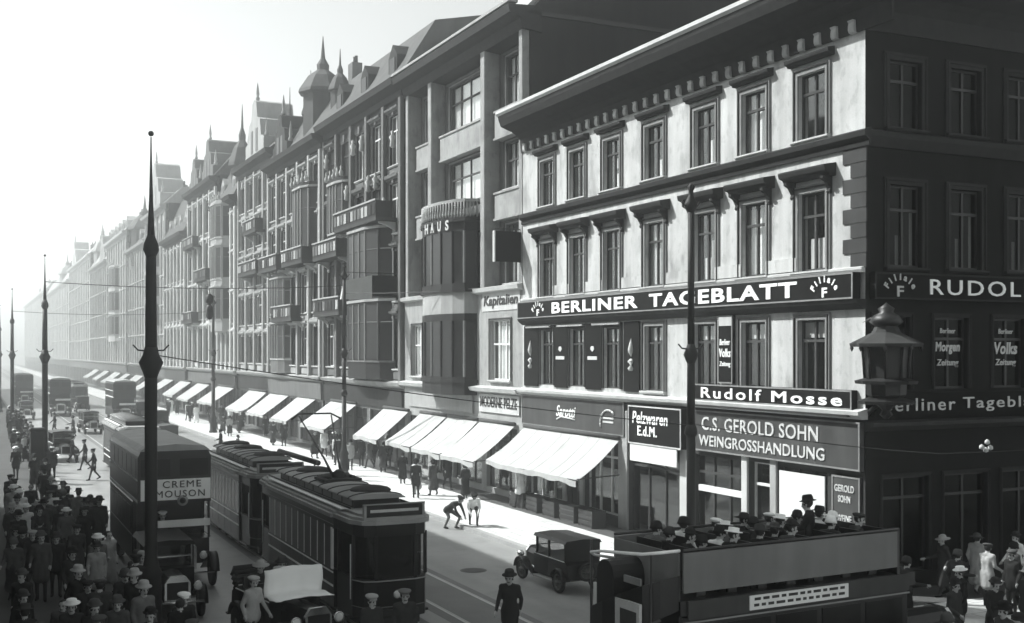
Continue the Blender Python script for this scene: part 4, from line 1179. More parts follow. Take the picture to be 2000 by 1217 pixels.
    for k in range(9):
        y = 1.6 + (L - 3.2) * k / 8
        p2 = [(0.73 * math.cos(math.pi * j / 10), y, 3.085 + 0.135 * math.sin(math.pi * j / 10)) for j in range(11)]
        MB().tube(p2, 0.018, 4).build('roof_rib', 'tram_roof_dark', c)
    for s in (-1, 1):
        MB().tube([(s * 0.85, 1.0, 2.92), (s * 0.85, L - 1.0, 2.92)], 0.025, 5).build('roof_rail', 'tram_roof_dark', t)
        MB().box(s * 0.86 - 0.13, 1.4, 2.855, s * 0.86 + 0.13, L - 1.4, 2.885).build('catwalk', 'tram_roof_dark' if s > 0 else 'tram_trim', t)
    if detail:
        for y in (2.3, 5.6, 7.8):
            MB().ball((0.1, y, 3.2), 0.55, 14, 6, sz=0.22).build('ventilator', 'tram_roof_dark', t)
        MB().box(-0.72, 0.12, 2.76, 0.72, 0.22, 3.08).build('destination_board', 'tram_roof_dark', t)
        MB().box(-0.62, 0.112, 2.9, 0.62, 0.119, 2.97).build('board_line', 'letter_dim', t)
        for x in (-0.75, 0.75): MB().box(x - 0.03, 0.1, 2.72, x + 0.03, 0.24, 3.1).build('board_bracket', 'tram_roof', t)
        MB().tube([(-0.78, 0.1, 3.1), (0.78, 0.1, 3.1)], 0.02, 5).build('board_bar', 'tram_roof', t)
        lettering(t, '3', (0, -0.02, 1.0), 0.16, 0.24, 'y', m='letter_dim') if False else None
    if collector:
        bc = MB()
        for s in (-1, 1):
            bc.tube([(s * 0.12, 4.9, 3.25), (s * 0.2, 5.6, 3.75), (s * 0.5, 7.3, 4.9)], [0.05, 0.03, 0.022], 6)
        bc.tube([(-0.75, 7.15, 4.8), (-0.5, 7.35, 4.95), (0.5, 7.35, 4.95), (0.75, 7.15, 4.8)], 0.028, 6)
        o = bc.build('bow_collector', 'iron', t)
        mb = MB(); mb.box(-0.55, 4.4, 3.2, 0.55, 5.4, 3.27); mb.lathe([(0.16, 3.25), (0.2, 3.4), (0.06, 3.5)], 8, (0, 4.85, 0)); mb.tube([(-0.35, 4.5, 3.3), (-0.35, 5.3, 3.3)], 0.05, 6); mb.tube([(0.35, 4.5, 3.3), (0.35, 5.3, 3.3)], 0.05, 6)
        mb.build('collector_base', 'tram_roof_dark', t)
    return t

tram('motor_tram', 'near dark motor tram with white window posts and a bow collector', 9.4, 26.6, 10.6)
tram('trailer_tram', 'dark trailer car coupled behind the near motor tram', 9.4, 38.0, 9.6, collector=False)
tram('distant_tram', 'distant dark tram beyond the covered double-decker bus', 8.2, 63.5, 10.0, collector=False, detail=False)
t = thing('tram_notice_bar', 'long dark bar lying above the trailer roof', 'bar', (11.1, 39.6, 2.9))
MB().tube([(0, 0, 0), (-0.5, 3.6, 0.16)], 0.1, 8).build('bar', 'tram_roof_dark', t)
MB().tube([(-0.05, 0.3, 0), (-0.05, 0.3, -2.9)], 0.03, 6).build('post', 'iron', t)
MB().tube([(-0.45, 3.3, 0.1), (-0.45, 3.3, -2.9)], 0.03, 6).build('post', 'iron', t)

def fender(par, x0, x1, y, r, a0, a1, m, tail=None):
    n = 10
    out = [(y + r * math.cos(RAD(a0 + (a1 - a0) * k / n)), r * 0.92 + r * math.sin(RAD(a0 + (a1 - a0) * k / n))) for k in range(n + 1)]
    if tail: out.append(tail)
    inn = [(p[0], p[1] - 0.035) for p in out]
    return MB().prism(out + inn[::-1], x0, x1, axis='x', smooth=True).build('mudguard', m, par)

def chassis_front(t, W, yb, m, r=0.42, zb=0.55, zt=1.25, bw=0.36):
    """radiator, bonnet, lamps and mudguards in front of yb (front of vehicle at y=0)"""
    mb = MB()
    pl = []
    for y, k in ((0.12, 0.86), (yb, 1.0)):
        pl.append([(-bw * k - 0.05, y, zb), (-bw * k - 0.03, y, zt - 0.2), (-bw * k * 0.7, y, zt - 0.04), (0, y, zt), (bw * k * 0.7, y, zt - 0.04), (bw * k + 0.03, y, zt - 0.2), (bw * k + 0.05, y, zb)])
    vs = pl[0] + pl[1]
    mb.add(vs, [(i, i + 1, i + 8, i + 7) for i in range(6)] + [tuple(range(7)), tuple(range(13, 6, -1)), (6, 0, 7, 13)])
    b = mb.build('bonnet', m, t)
    MB().prism([(-bw, zb - 0.02), (-bw, zt - 0.16), (-bw * 0.6, zt + 0.02), (bw * 0.6, zt + 0.02), (bw, zt - 0.16), (bw, zb - 0.02)], 0.02, 0.12).build('radiator', 'chrome', t)
    MB().box(-bw * 0.82, 0.012, zb + 0.05, bw * 0.82, 0.02, zt - 0.14).build('grille', 'black', t)
    for s in (-1, 1):
        headlight(t, s * (bw + 0.2), 0.1, zb + 0.36, 0.125)
        fender(t, s * (W - 0.24), s * W, 0.42, r + 0.06, 175, 30, m, (yb + 0.25, 0.34))
        wheel(t, s * (W - 0.12), 0.42, r)
    MB().tube([(-W * 0.85, -0.12, 0.5), (W * 0.85, -0.12, 0.5)], 0.03, 6).build('bumper', 'chrome', t)

def double_decker(label, X, Yf, rz=0.0, detail=True, ad=True, name='covered_bus'):
    t = thing(name, label, 'bus', (X, Yf, 0), rz)
    W = 1.05; L = 8.6
    chassis_front(t, W, 1.4, 'bus_body', 0.46, 0.6, 1.38, 0.42)
    MB().bbox(-W, 2.4, 0.5, W, L, 2.36, 0.06).build('lower_saloon', 'bus_body', t)
    MB().box(-W + 0.02, 1.4, 0.5, W - 0.02, 2.39, 1.25).build('cab', 'bus_body', t)
    MB().box(-0.8, 1.36, 1.25, 0.8, 1.395, 1.55).build('windscreen', 'glass_car', t)
    mb = MB()
    pts = [(-W, 2.36), (W, 2.36), (W, 3.7), (W * 0.9, 3.95), (0, 4.02), (-W * 0.9, 3.95), (-W, 3.7)]
    mb.prism(pts, 1.25, L)
    mb.build('upper_saloon', 'bus_body', t)
    MB().prism([(-W * 0.96, 3.9), (W * 0.96, 3.9), (W * 0.8, 4.03), (0, 4.1), (-W * 0.8, 4.03)], 1.15, L + 0.05, smooth=False).build('roof', 'zinc', t)
    n = 6
    for s in (-1, 1):
        for k in range(n):
            a = 1.6 + (L - 1.9) * k / n
            MB().box(s * (W + 0.001), a, 3.12, s * (W + 0.01), a + (L - 1.9) / n - 0.14, 3.66).build('pane', 'far_glass', t)
            if k:
                MB().box(s * (W + 0.001), a + 0.1, 1.45, s * (W + 0.01), a + (L - 1.9) / n - 0.1, 2.15).build('pane', 'far_glass', t)
        for z, h, m in ((3.03, 0.05, 'tram_trim'), (2.40, 0.08, 'tram_trim'), (1.28, 0.03, 'tram_roof'), (3.72, 0.02, 'tram_roof')):
            MB().box(s * (W + 0.001), 1.3, z, s * (W + 0.014), L - 0.05, z + h).build('stripe', m, t)
        wheel(t, s * (W - 0.14), L - 1.9, 0.46, 0.2)
        for y in (1.45, 2.35):
            MB().box(s * (W - 0.03) - 0.03, y - 0.03, 1.25, s * (W - 0.03) + 0.03, y + 0.03, 2.36).build('cab_post', 'bus_body', t)
        MB().box(s * 0.55 - 0.42, 1.235, 3.15, s * 0.55 + 0.42, 1.248, 3.66).build('pane', 'far_glass', t)
    MB().box(-0.5, 1.1, 1.66, 1.0, 1.2, 1.86).build('route_board', 'bus_cream', t)
    if ad:
        a = MB().box(-W + 0.08, 1.21, 2.45, W - 0.02, 1.248, 3.06).build('advertisement_panel', 'paint_white', t)
        lettering(a, 'CREME', (0.2, 1.2, 2.91), 1.1, 0.2, 'y', m='letter_dark', bold=0.0, space=1.2)
        lettering(a, 'MOUSON', (0.16, 1.2, 2.63), 1.4, 0.2, 'y', m='letter_dark', bold=0.0, space=1.2)
        MB().lathe([(0.0, -0.01), (0.16, -0.01), (0.16, 0.01), (0, 0.01)], 14, (0.22, 1.2, 2.42), axis='y').build('round_emblem', 'tram_roof', a)
        MB().lathe([(0.0, -0.016), (0.09, -0.016), (0.09, 0.0), (0, 0.0)], 12, (0.22, 1.2, 2.42), axis='y').build('emblem_centre', 'letter_dark', a)
    return t
double_decker('covered double-decker bus with a white advertisement panel on its front, behind the nearest mast', 5.47, 33.75)
double_decker('far double-decker seen end on near the hazy awnings', 13.6, 116, detail=False, ad=False)
double_decker('far dark double-decker in the bright end of the street', 8.7, 130, ad=False)
double_decker('faintest double-decker at the far end beside the thin mast', 6.3, 158, ad=False)

# open-top bus entering the side street (heading +X)
ot = thing('open_top_bus', 'open-top double-decker bus with grey side panels and passengers on its upper deck', 'bus', (18.75, 18.4, 0), RAD(90 + 3.5))
W = 1.0; L = 7.6
chassis_front(ot, 1.02, 1.4, 'bus_body', 0.46, 0.6, 1.38, 0.42)
MB().bbox(-W, 2.0, 0.5, W, L, 2.2, 0.05).build('lower_saloon', 'bus_body', ot)
MB().box(-W + 0.02, 1.4, 0.5, W - 0.02, 1.99, 1.25).build('cab', 'bus_body', ot)
MB().box(-W - 0.06, 1.9, 2.2, W + 0.06, L + 0.05, 2.46).build('deck', 'bus_body', ot)
for s in (-1, 1):
    MB().box(s * (W + 0.06), 2.1, 2.13, s * (W + 0.10), L - 0.1, 2.45).build('notice_board', 'board_grey', ot)
    MB().box(s * (W + 0.05), 2.42, 2.6, s * (W + 0.09), L, 3.3).build('side_panel', 'bus_panel', ot)
    MB().tube([(s * (W + 0.07), 2.4, 3.34), (s * (W + 0.07), L, 3.34)], 0.03, 6).build('hand_rail', 'bus_body', ot)
    for k in range(5):
        a = 2.2 + 1.12 * k
        MB().box(s * (W + 0.001), a, 1.3, s * (W + 0.012), a + 0.98, 1.98).build('pane', 'far_glass', ot)
    for z in (1.2, 2.04):
        MB().box(s * (W + 0.001), 2.0, z, s * (W + 0.014), L, z + 0.03).build('stripe', 'tram_roof', ot)
    wheel(ot, s * (W - 0.12), L - 1.9, 0.46, 0.2)
    MB().box(s * (W + 0.03), 2.35, 2.46, s * (W + 0.08), 2.42, 3.36).build('corner_post', 'bus_body', ot)
nb = MB().box(-W - 0.125, 3.75, 2.16, -W - 0.1, 6.15, 2.42).build('advertisement_plate', 'bus_cream', ot)
rr = random.Random(8)
for z in (2.33, 2.22):
    y = 3.85
    mb = MB()
    while y < 6.0:
        w_ = rr.uniform(0.08, 0.22)
        mb.box(-W - 0.13, y, z, -W - 0.126, y + w_, z + 0.05)
        y += w_ + 0.06
    mb.build('small_print', 'letter_dark', nb)
MB().box(-W - 0.06, 2.35, 2.46, W + 0.06, 2.415, 3.3).build('front_panel', 'bus_body', ot)
# rear platform and outside stair
MB().box(-W, L, 0.38, W, L + 0.75, 0.46).build('rear_platform', 'bus_body', ot)
MB().box(-W + 0.01, L + 0.005, 2.47, W - 0.01, L + 0.04, 3.28).build('rear_panel', 'bus_panel', ot)
MB().box(-W + 0.01, L + 0.002, 0.46, W - 0.01, L + 0.035, 2.2).build('rear_bulkhead', 'bus_body', ot)
pts = [(-W - 0.02, L + 0.04), (-W - 0.02, L + 0.45), (-W * 0.8, L + 0.68), (-W * 0.3, L + 0.78), (W * 0.3, L + 0.78), (W * 0.8, L + 0.7), (W, L + 0.5), (W, L + 0.04)]
def skin(z0s, z1s, m, nm):
    mb = MB()
    for i in range(len(pts) - 1):
        a, b = pts[i], pts[i + 1]
        mb.add([(a[0], a[1], z0s[i]), (b[0], b[1], z0s[i + 1]), (b[0], b[1], z1s[i + 1]), (a[0], a[1], z1s[i]),
                (a[0] * 0.97, a[1] - 0.03, z0s[i]), (b[0] * 0.97, b[1] - 0.03, z0s[i + 1]), (b[0] * 0.97, b[1] - 0.03, z1s[i + 1]), (a[0] * 0.97, a[1] - 0.03, z1s[i])],
               [(0, 1, 2, 3), (4, 7, 6, 5), (3, 2, 6, 7), (0, 4, 5, 1)])
    return mb.build(nm, m, ot)
skin([0.46] * 8, [1.2] * 8, 'bus_body', 'platform_panel')
skin([2.3, 2.2, 2.05, 1.85, 1.6, 1.4, 1.25, 1.2], [2.9, 2.85, 2.75, 2.55, 2.3, 2.1, 1.95, 1.9], 'bus_body', 'stair_panel')
MB().tube([(p[0], p[1], z) for p, z in zip(pts, [3.34, 3.34, 3.3, 3.26, 3.2, 3.1, 3.0, 2.9])], 0.03, 6).build('stair_rail', 'tram_trim', ot)
MB().tube([(p[0], p[1] + 0.015, z) for p, z in zip(pts, [1.22] * 8)], 0.03, 6).build('platform_rail', 'tram_roof', ot)
for k in range(7):
    MB().box(-0.75 + 0.22 * k, L + 0.08, 0.75 + 0.25 * (6 - k), -0.5 + 0.22 * k, L + 0.66, 0.79 + 0.25 * (6 - k)).build('stair_tread', 'bus_panel', ot)
# hooded black stair opening, plates and lamps on the rear
arch = [(0.02, 1.5), (0.02, 2.75)] + [(0.3 - 0.28 * math.cos(math.pi * k / 8), 2.75 + 0.3 * math.sin(math.pi * k / 8)) for k in range(1, 8)] + [(0.58, 2.75), (0.58, 1.5)]
MB().prism(arch, L + 0.05, L + 0.72).build('stair_hood', 'black', ot)
pl = MB().box(-0.88, L + 0.74, 1.95, -0.14, L + 0.80, 2.45).build('plate', 'stone_light', ot)
MB().box(-0.8, L + 0.801, 2.02, -0.3, L + 0.806, 2.3).build('plate_print', 'letter_dark', pl)
MB().box(-0.85, L + 0.72, 2.76, -0.35, L + 0.76, 2.88).build('upper_plate', 'bus_panel', ot)
MB().prism([(0.62, 1.95), (0.96, 2.1), (0.96, 2.5), (0.62, 2.5)], L + 0.5, L + 0.55).build('bright_gap_panel', 'bus_cream', ot)  # pale panel: the bright gap behind the stairs put into its colour
for x in (-0.75, 0.98): MB().ball((x, L + 0.8, 1.5), 0.085, 10, 6).build('tail_lamp', 'lamp_glass', ot)
for s in (-1, 1): MB().tube([(s * 0.95, L + 0.6, 0.46), (s * 0.95, L + 0.6, 3.3)], 0.025, 6).build('grab_pole', 'bus_body', ot)
for k in range(7):
    y = 2.62 + 0.7 * k
    for s in (-1, 1):
        mb = MB(); mb.box(s * 0.12, y, 2.86, s * 0.9, y + 0.36, 2.9); mb.box(s * 0.12, y + 0.36, 2.9, s * 0.9, y + 0.39, 3.3); mb.box(s * 0.2, y + 0.1, 2.46, s * 0.26, y + 0.3, 2.86); mb.box(s * 0.78, y + 0.1, 2.46, s * 0.84, y + 0.3, 2.86)
        mb.build('bench', 'bus_body', ot)

def motor_car(label, loc, rz, open_top=False, m='car_black', name='motor_car', sheet=False):
    t = thing(name, label, 'car', loc, rz)
    W = 0.76
    chassis_front(t, W, 1.25, m, 0.37, 0.5, 1.12, 0.32)
    L = 3.7
    side = [(1.25, 0.42), (1.25, 1.12), (1.5, 1.16), (2.2, 1.12), (3.3, 1.15), (3.55, 1.0), (3.6, 0.5), (3.4, 0.42)]
    MB().prism(side, -0.62, 0.62, axis='x').build('body', m, t)
    for s in (-1, 1):
        MB().box(s * 0.5, 1.2, 0.32, s * W, 2.75, 0.37).build('running_board', 'tram_roof', t)
        fender(t, s * (W - 0.22), s * W, 3.05, 0.44, 165, 10, m, (3.6, 0.5))
        wheel(t, s * (W - 0.11), 3.05, 0.37)
        MB().box(s * 0.621, 1.6, 0.55, s * 0.628, 2.25, 1.08).build('door', m, t)
        MB().box(s * 0.621, 1.3, 1.09, s * 0.63, 3.4, 1.12).build('coach_line', 'tram_trim', t)
    sp = wheel(t, 0, 0, 0.33)
    sp.location = (0.0, 3.7, 0.78)
    sp.rotation_euler = (0, 0, RAD(90))
    ws = MB(); ws.box(-0.6, 1.42, 1.14, -0.56, 1.46, 1.72); ws.box(0.56, 1.42, 1.14, 0.6, 1.46, 1.72); ws.box(-0.6, 1.42, 1.70, 0.6, 1.46, 1.74); ws.box(-0.56, 1.42, 1.4, 0.56, 1.45, 1.43)
    w_ = ws.build('windscreen', 'chrome', t)
    MB().box(-0.57, 1.435, 1.14, 0.57, 1.445, 1.71).build('pane', 'glass_car', w_)
    if not open_top:
        rf = MB().prism([(-0.66, 1.72), (0.66, 1.72), (0.6, 1.82), (0, 1.86), (-0.6, 1.82)], 1.3, 3.5).build('roof', m, t)
        for s in (-1, 1):
            for y in (1.46, 2.3, 3.4):
                MB().box(s * 0.6 - 0.03, y - 0.035, 1.1, s * 0.6 + 0.03, y + 0.035, 1.74).build('door_post', m, t)
            for a, b in ((1.5, 2.26), (2.34, 3.36)):
                MB().box(s * 0.6 - 0.004, a, 1.14, s * 0.6 + 0.004, b, 1.72).build('pane', 'glass_car', t)
        MB().box(-0.6, 3.36, 1.1, 0.6, 3.44, 1.74).build('rear_wall', m, t)
    else:
        hd = MB()
        for k in range(4):
            hd.tube([(-0.62, 3.3 + 0.06 * k, 1.1 + 0.1 * k), (-0.55, 3.42 + 0.06 * k, 1.22 + 0.1 * k), (0.55, 3.42 + 0.06 * k, 1.22 + 0.1 * k), (0.62, 3.3 + 0.06 * k, 1.1 + 0.1 * k)], 0.07, 6)
        hd.build('folded_hood', 'leather', t)
        MB().box(-0.55, 2.0, 0.9, 0.55, 2.1, 1.4).build('seat_back', 'leather', t)
        MB().box(-0.55, 1.6, 0.8, 0.55, 2.0, 0.95).build('seat', 'leather', t)
        MB().box(-0.55, 2.95, 0.9, 0.55, 3.05, 1.4).build('seat_back', 'leather', t)
        sw = [(-0.3 + 0.17 * math.cos(a * math.pi / 6), 1.62 + 0.04 * math.sin(a * math.pi / 6), 1.28 + 0.16 * math.sin(a * math.pi / 6)) for a in range(13)]
        MB().tube(sw, 0.015, 5).build('steering_wheel', 'black', t)
    return t
motor_car('black closed motor car driving away beside the sunny kerb', (15.6, 31.6, 0), RAD(181), name='motor_car').scale = (0.9, 0.88, 0.82)
oc = motor_car('open touring car with a white cloth over its front seat, beside the near tram', (7.0, 24.9, 0), RAD(10), open_top=True, m='car_black', name='touring_car')
motor_car('dark car at the shaded kerb under the nearest mast', (4.75, 29.9, 0), RAD(0), m='car_black')
motor_car('tiny dark car beyond the distant tram', (12.2, 84, 0), RAD(180), m='car_grey')
motor_car('small dark car on the bright roadway near the second mast', (5.4, 76, 0), RAD(4), m='car_black')
# the pale sheet spread over windscreen and scuttle of the touring car
sh = MB(); vs = []; fs = []
rr = random.Random(3)
NX, NY = 12, 9
for i in range(NX + 1):
    for j in range(NY + 1):
        u = i / NX; v = j / NY
        x = -0.72 + 1.44 * u
        if v < 0.45: y, z = 1.36 - 0.02 * math.sin(u * 9), 1.80 - 0.62 * v / 0.45
        else: y, z = 1.36 - 0.62 * (v - 0.45) / 0.55, 1.20 - 0.04 * (v - 0.45)
        vs.append((x + 0.02 * math.sin(v * 14 + i), y + rr.uniform(-0.012, 0.012), z + 0.05 * (1 - abs(2 * u - 1)) + rr.uniform(-0.012, 0.012)))
for i in range(NX):
    for j in range(NY):
        a = i * (NY + 1) + j
        fs.append((a, a + NY + 1, a + NY + 2, a + 1))
o = tag(sh.add(vs, fs, 0, True).build('cloth_sheet', 'paint_white', None, (7.0, 24.9, 0.03), RAD(10)), 'crumpled white sheet spread over the touring car windscreen', 'sheet')
o.modifiers.new('thick', 'SOLIDIFY').thickness = 0.015

# more traffic far along the bright roadway
for lab, X, Y, a in (('dark car close behind the distant tram', 9.3, 101, 5), ('small far car on the sunny side of the rails', 14.6, 104, 180), ('another far car near the sunny kerb', 15.6, 123, 180), ('faint far car in mid street', 11.5, 141, 180), ('faint far car by the shaded kerb', 5.2, 125, 0)):
    motor_car(lab, (X, Y, 0), RAD(a), m='car_black')
tram('far_tram', 'faint far tram on the rails nearer the sunny side', 12.0, 148, 10.0, collector=False, detail=False)

# ------------------------------------------------------------------ people
def seg_dist(p, a, b):
    ab = b - a
    d = ab.length_squared
    t = 0 if d < 1e-12 else max(0, min(1, (p - a).dot(ab) / d))
    return (p - (a + ab * t)).length, t

def body_mesh(key, J, skirt=None, coat=None, voxel=0.021, keep=0.3):
    """one continuous body from joints J (facing +Y). slots: 0 skin, 1 coat, 2 trousers or skirt, 3 shoes, 4 hair"""
    V = {k: Vector(v) for k, v in J.items()}
    prim = []                     # (a, b, ra, rb, slot)
    def cap(a, b, ra, rb, s): prim.append((V[a] if isinstance(a, str) else Vector(a), V[b] if isinstance(b, str) else Vector(b), ra, rb, s))
    hd, nk, ch, pv = V['head'], V['neck'], V['chest'], V['pelvis']
    fw = (V['face'] - hd).normalized()
    up = (hd - nk).normalized()
    cap(hd + up * 0.035 - fw * 0.012, hd + up * 0.045 - fw * 0.03, 0.098, 0.098, 4)
    cap(hd + fw * 0.012 + up * 0.03, hd + fw * 0.03 - up * 0.075, 0.088, 0.058, 0)
    cap(hd + fw * 0.095 + up * 0.02, hd + fw * 0.115 - up * 0.03, 0.012, 0.019, 0)
    sd = fw.cross(up).normalized()
    for e in (-1, 1): cap(hd + sd * e * 0.088 + up * 0.02, hd + sd * e * 0.09 - up * 0.02, 0.02, 0.016, 0)
    cap(hd - up * 0.09, nk - up * 0.04, 0.056, 0.062, 0)
    L_ = (V['shl'] - V['shr'])
    sh = L_.length / 2
    for e in ('l', 'r'):
        cap('sh' + e, ch, 0.082, 0.12, 1)
        cap(nk - up * 0.03, V['sh' + e], 0.07, 0.075, 1)
        cap('sh' + e, 'el' + e, 0.066, 0.052, 1)
        cap('el' + e, 'wr' + e, 0.052, 0.038, 1)
        w = V['wr' + e]; d = (w - V['el' + e]).normalized()
        cap(w + d * 0.015, w + d * 0.09, 0.032, 0.036, 0)
    mid = (ch + pv) / 2
    for e in (-1, 1):
        s = L_.normalized() * e
        cap(ch + s * 0.07, mid + s * 0.055, 0.115, 0.105, 1)
        cap(mid + s * 0.055, pv + s * 0.075, 0.105, 0.118, 1)
    for e in ('l', 'r'):
        cap('hp' + e, 'kn' + e, 0.092, 0.064, 2)
        cap('kn' + e, 'an' + e, 0.06, 0.044, 2)
        f = V['to' + e]
        cap(V['an' + e] + Vector((0, 0, -0.04)), f, 0.046, 0.036, 3)
        cap(V['an' + e] + Vector((0, 0, -0.04)), V['an' + e] + (V['an' + e] - f) * 0.25 + Vector((0, 0, -0.05)), 0.042, 0.036, 3)
    if coat:
        for e in ('l', 'r'):
            a = V['hp' + e].lerp(V['kn' + e], coat)
            cap(pv, V['hp' + e].lerp(V['kn' + e], 0.1), 0.13, 0.12, 1)
            cap(V['hp' + e], a, 0.118, 0.115, 1)
        cap(pv, (V['hpl'].lerp(V['knl'], coat) + V['hpr'].lerp(V['knr'], coat)) / 2, 0.13, 0.14, 1)
    if skirt:
        k = (V['anl'] + V['anr']) / 2
        bt = pv.lerp(k, skirt)
        for e in (-0.09, 0, 0.09): cap(pv, bt + Vector((e, 0, 0)), 0.14, 0.15, 2)
        for e in ('l', 'r'): cap('hp' + e, V['hp' + e].lerp(V['an' + e], skirt), 0.11, 0.12, 2)
    mb = MB()
    for a, b, ra, rb, s in prim:
        d = (b - a)
        ln = max(d.length, 1e-4)
        d = d / ln if d.length > 1e-5 else Vector((0, 0, 1))
        P = []; Rr = []
        for q in (-1, -0.7, -0.3): P.append(a + d * ra * q); Rr.append(ra * math.sqrt(max(0.02, 1 - q * q)))
        P.append(a); Rr.append(ra); P.append(b); Rr.append(rb)
        for q in (0.3, 0.7, 1): P.append(b + d * rb * q); Rr.append(rb * math.sqrt(max(0.02, 1 - q * q)))
        mb.tube(P, Rr, 10)
    tmp = ob('tmp', mb.mesh('tmp', ['skin']))
    md = tmp.modifiers.new('r', 'REMESH'); md.mode = 'VOXEL'; md.voxel_size = voxel
    sm = tmp.modifiers.new('s', 'SMOOTH'); sm.iterations = 2; sm.factor = 0.45
    dc = tmp.modifiers.new('d', 'DECIMATE'); dc.ratio = keep
    bpy.context.view_layer.update()
    me = bpy.data.meshes.new_from_object(tmp.evaluated_get(bpy.context.evaluated_depsgraph_get()))
    bpy.data.objects.remove(tmp)
    me.name = key
    # fingers: five to a hand, rooted in the palm
    fb = MB()
    for e, sg in (('l', 1), ('r', -1)):
        w = V['wr' + e]; d = (w - V['el' + e]).normalized()
        sdv = d.cross(Vector((0, 1, 0)))
        sdv = sdv.normalized() if sdv.length > 0.1 else Vector((1, 0, 0))
        acr = d.cross(sdv).normalized()
        root = w + d * 0.09
        for k, ln in enumerate((0.062, 0.072, 0.068, 0.052)):
            o_ = acr * (0.024 - 0.016 * k)
            p0 = root + o_; p1 = p0 + d * ln * 0.55; p2 = p1 + (d * 0.75 - sdv * sg * 0.5) * ln * 0.5
            fb.tube([p0, p1, p2], [0.0095, 0.009, 0.007], 5)
        t0 = w + d * 0.04 + acr * 0.03
        fb.tube([t0, t0 + acr * 0.025 + d * 0.03, t0 + acr * 0.025 + d * 0.06], [0.011, 0.01, 0.008], 5)
    nfing = len(fb.f)
    for e in (-1, 1):
        fb.ball(hd + fw * 0.09 + sd * e * 0.034 + up * 0.012, 0.014, 6, 4)
        fb.tube([hd + fw * 0.098 + sd * e * 0.016 + up * 0.034, hd + fw * 0.09 + sd * e * 0.052 + up * 0.032], 0.006, 4)
    fb.tube([hd + fw * 0.088 - sd * 0.028 - up * 0.062, hd + fw * 0.098 - up * 0.058, hd + fw * 0.088 + sd * 0.028 - up * 0.062], 0.009, 4)
    nv = len(me.vertices)
    verts = [tuple(v.co) for v in me.vertices] + fb.v
    faces = [list(p.vertices) for p in me.polygons] + [[i + nv for i in f] for f in fb.f]
    nf = len(me.polygons)
    cen = [p.center.copy() for p in me.polygons]
    out = bpy.data.meshes.new(key)
    out.from_pydata(verts, [], faces)
    bpy.data.meshes.remove(me)
    idx = []
    for c in cen:
        best = (9e9, 0)
        for a, b, ra, rb, s in prim:
            q, t_ = seg_dist(c, a, b)
            q -= ra + (rb - ra) * t_
            if q < best[0]: best = (q, s)
        idx.append(best[1])
    idx += [0] * nfing + [4] * (len(faces) - nf - nfing)
    for m in ('skin', 'cloth1', 'cloth1', 'cloth0', 'hair'): out.materials.append(M[m])
    out.polygons.foreach_set('material_index', idx)
    out.polygons.foreach_set('use_smooth', [True] * len(faces))
    out.update()
    return out

def stand(dl=0.0, dr=0.0, al=0.0, ar=0.0, lean=0.0, tall=1.0, turn=0.0, elb=0.12, elbr=None):
    """standing or walking joints; dl/dr foot swing, al/ar arm swing"""
    J = {}
    elbr = elb if elbr is None else elbr
    for e, s, d, a, eb in (('l', -1, dl, al, elb), ('r', 1, dr, ar, elbr)):
        J['hp' + e] = (s * 0.095, 0, 0.92)
        bend = abs(d) * 0.25 + (0.12 if d < 0 else 0.02)
        J['kn' + e] = (s * 0.1, d * 0.45 + bend * 0.35, 0.49)
        J['an' + e] = (s * 0.1, d - (0.06 if d < 0 else 0), 0.09 + (0.09 if d < -0.1 else 0.0))
        J['to' + e] = (s * 0.12, d + 0.15 - (0.06 if d < 0 else 0), 0.04 + (0.02 if d < -0.1 else 0.0))
        J['sh' + e] = (s * 0.175, lean * 0.5, 1.42)
        J['el' + e] = (s * 0.235, a * 0.55 + lean * 0.4 - 0.02, 1.15)
        J['wr' + e] = (s * 0.23, a + eb + lean * 0.3, 0.93 + abs(a) * 0.12 + max(0, eb - 0.15) * 0.9)
    J['pelvis'] = (0, 0, 0.95); J['chest'] = (0, lean * 0.4, 1.29); J['neck'] = (0, lean * 0.6 + 0.005, 1.49)
    J['head'] = (0, lean * 0.75 + 0.025, 1.62); J['face'] = (math.sin(turn) * 0.1, lean * 0.75 + 0.025 + math.cos(turn) * 0.1, 1.61)
    return {k: (x, y * 1.0, z * tall) for k, (x, y, z) in J.items()}
def sit(lean=0.0, turn=0.0, arms=0.28):
    J = {}
    for e, s in (('l', -1), ('r', 1)):
        J['hp' + e] = (s * 0.095, 0, 0.47); J['kn' + e] = (s * 0.11, 0.42, 0.5); J['an' + e] = (s * 0.11, 0.44, 0.1); J['to' + e] = (s * 0.12, 0.6, 0.05)
        J['sh' + e] = (s * 0.175, lean * 0.5 - 0.04, 0.96); J['el' + e] = (s * 0.24, 0.06 + lean * 0.3, 0.72); J['wr' + e] = (s * 0.17, arms, 0.64)
    J['pelvis'] = (0, 0, 0.5); J['chest'] = (0, lean * 0.4 - 0.03, 0.84); J['neck'] = (0, lean * 0.6 - 0.02, 1.03)
    J['head'] = (0, lean * 0.75, 1.16); J['face'] = (math.sin(turn) * 0.1, lean * 0.75 + math.cos(turn) * 0.1, 1.15)
    return J
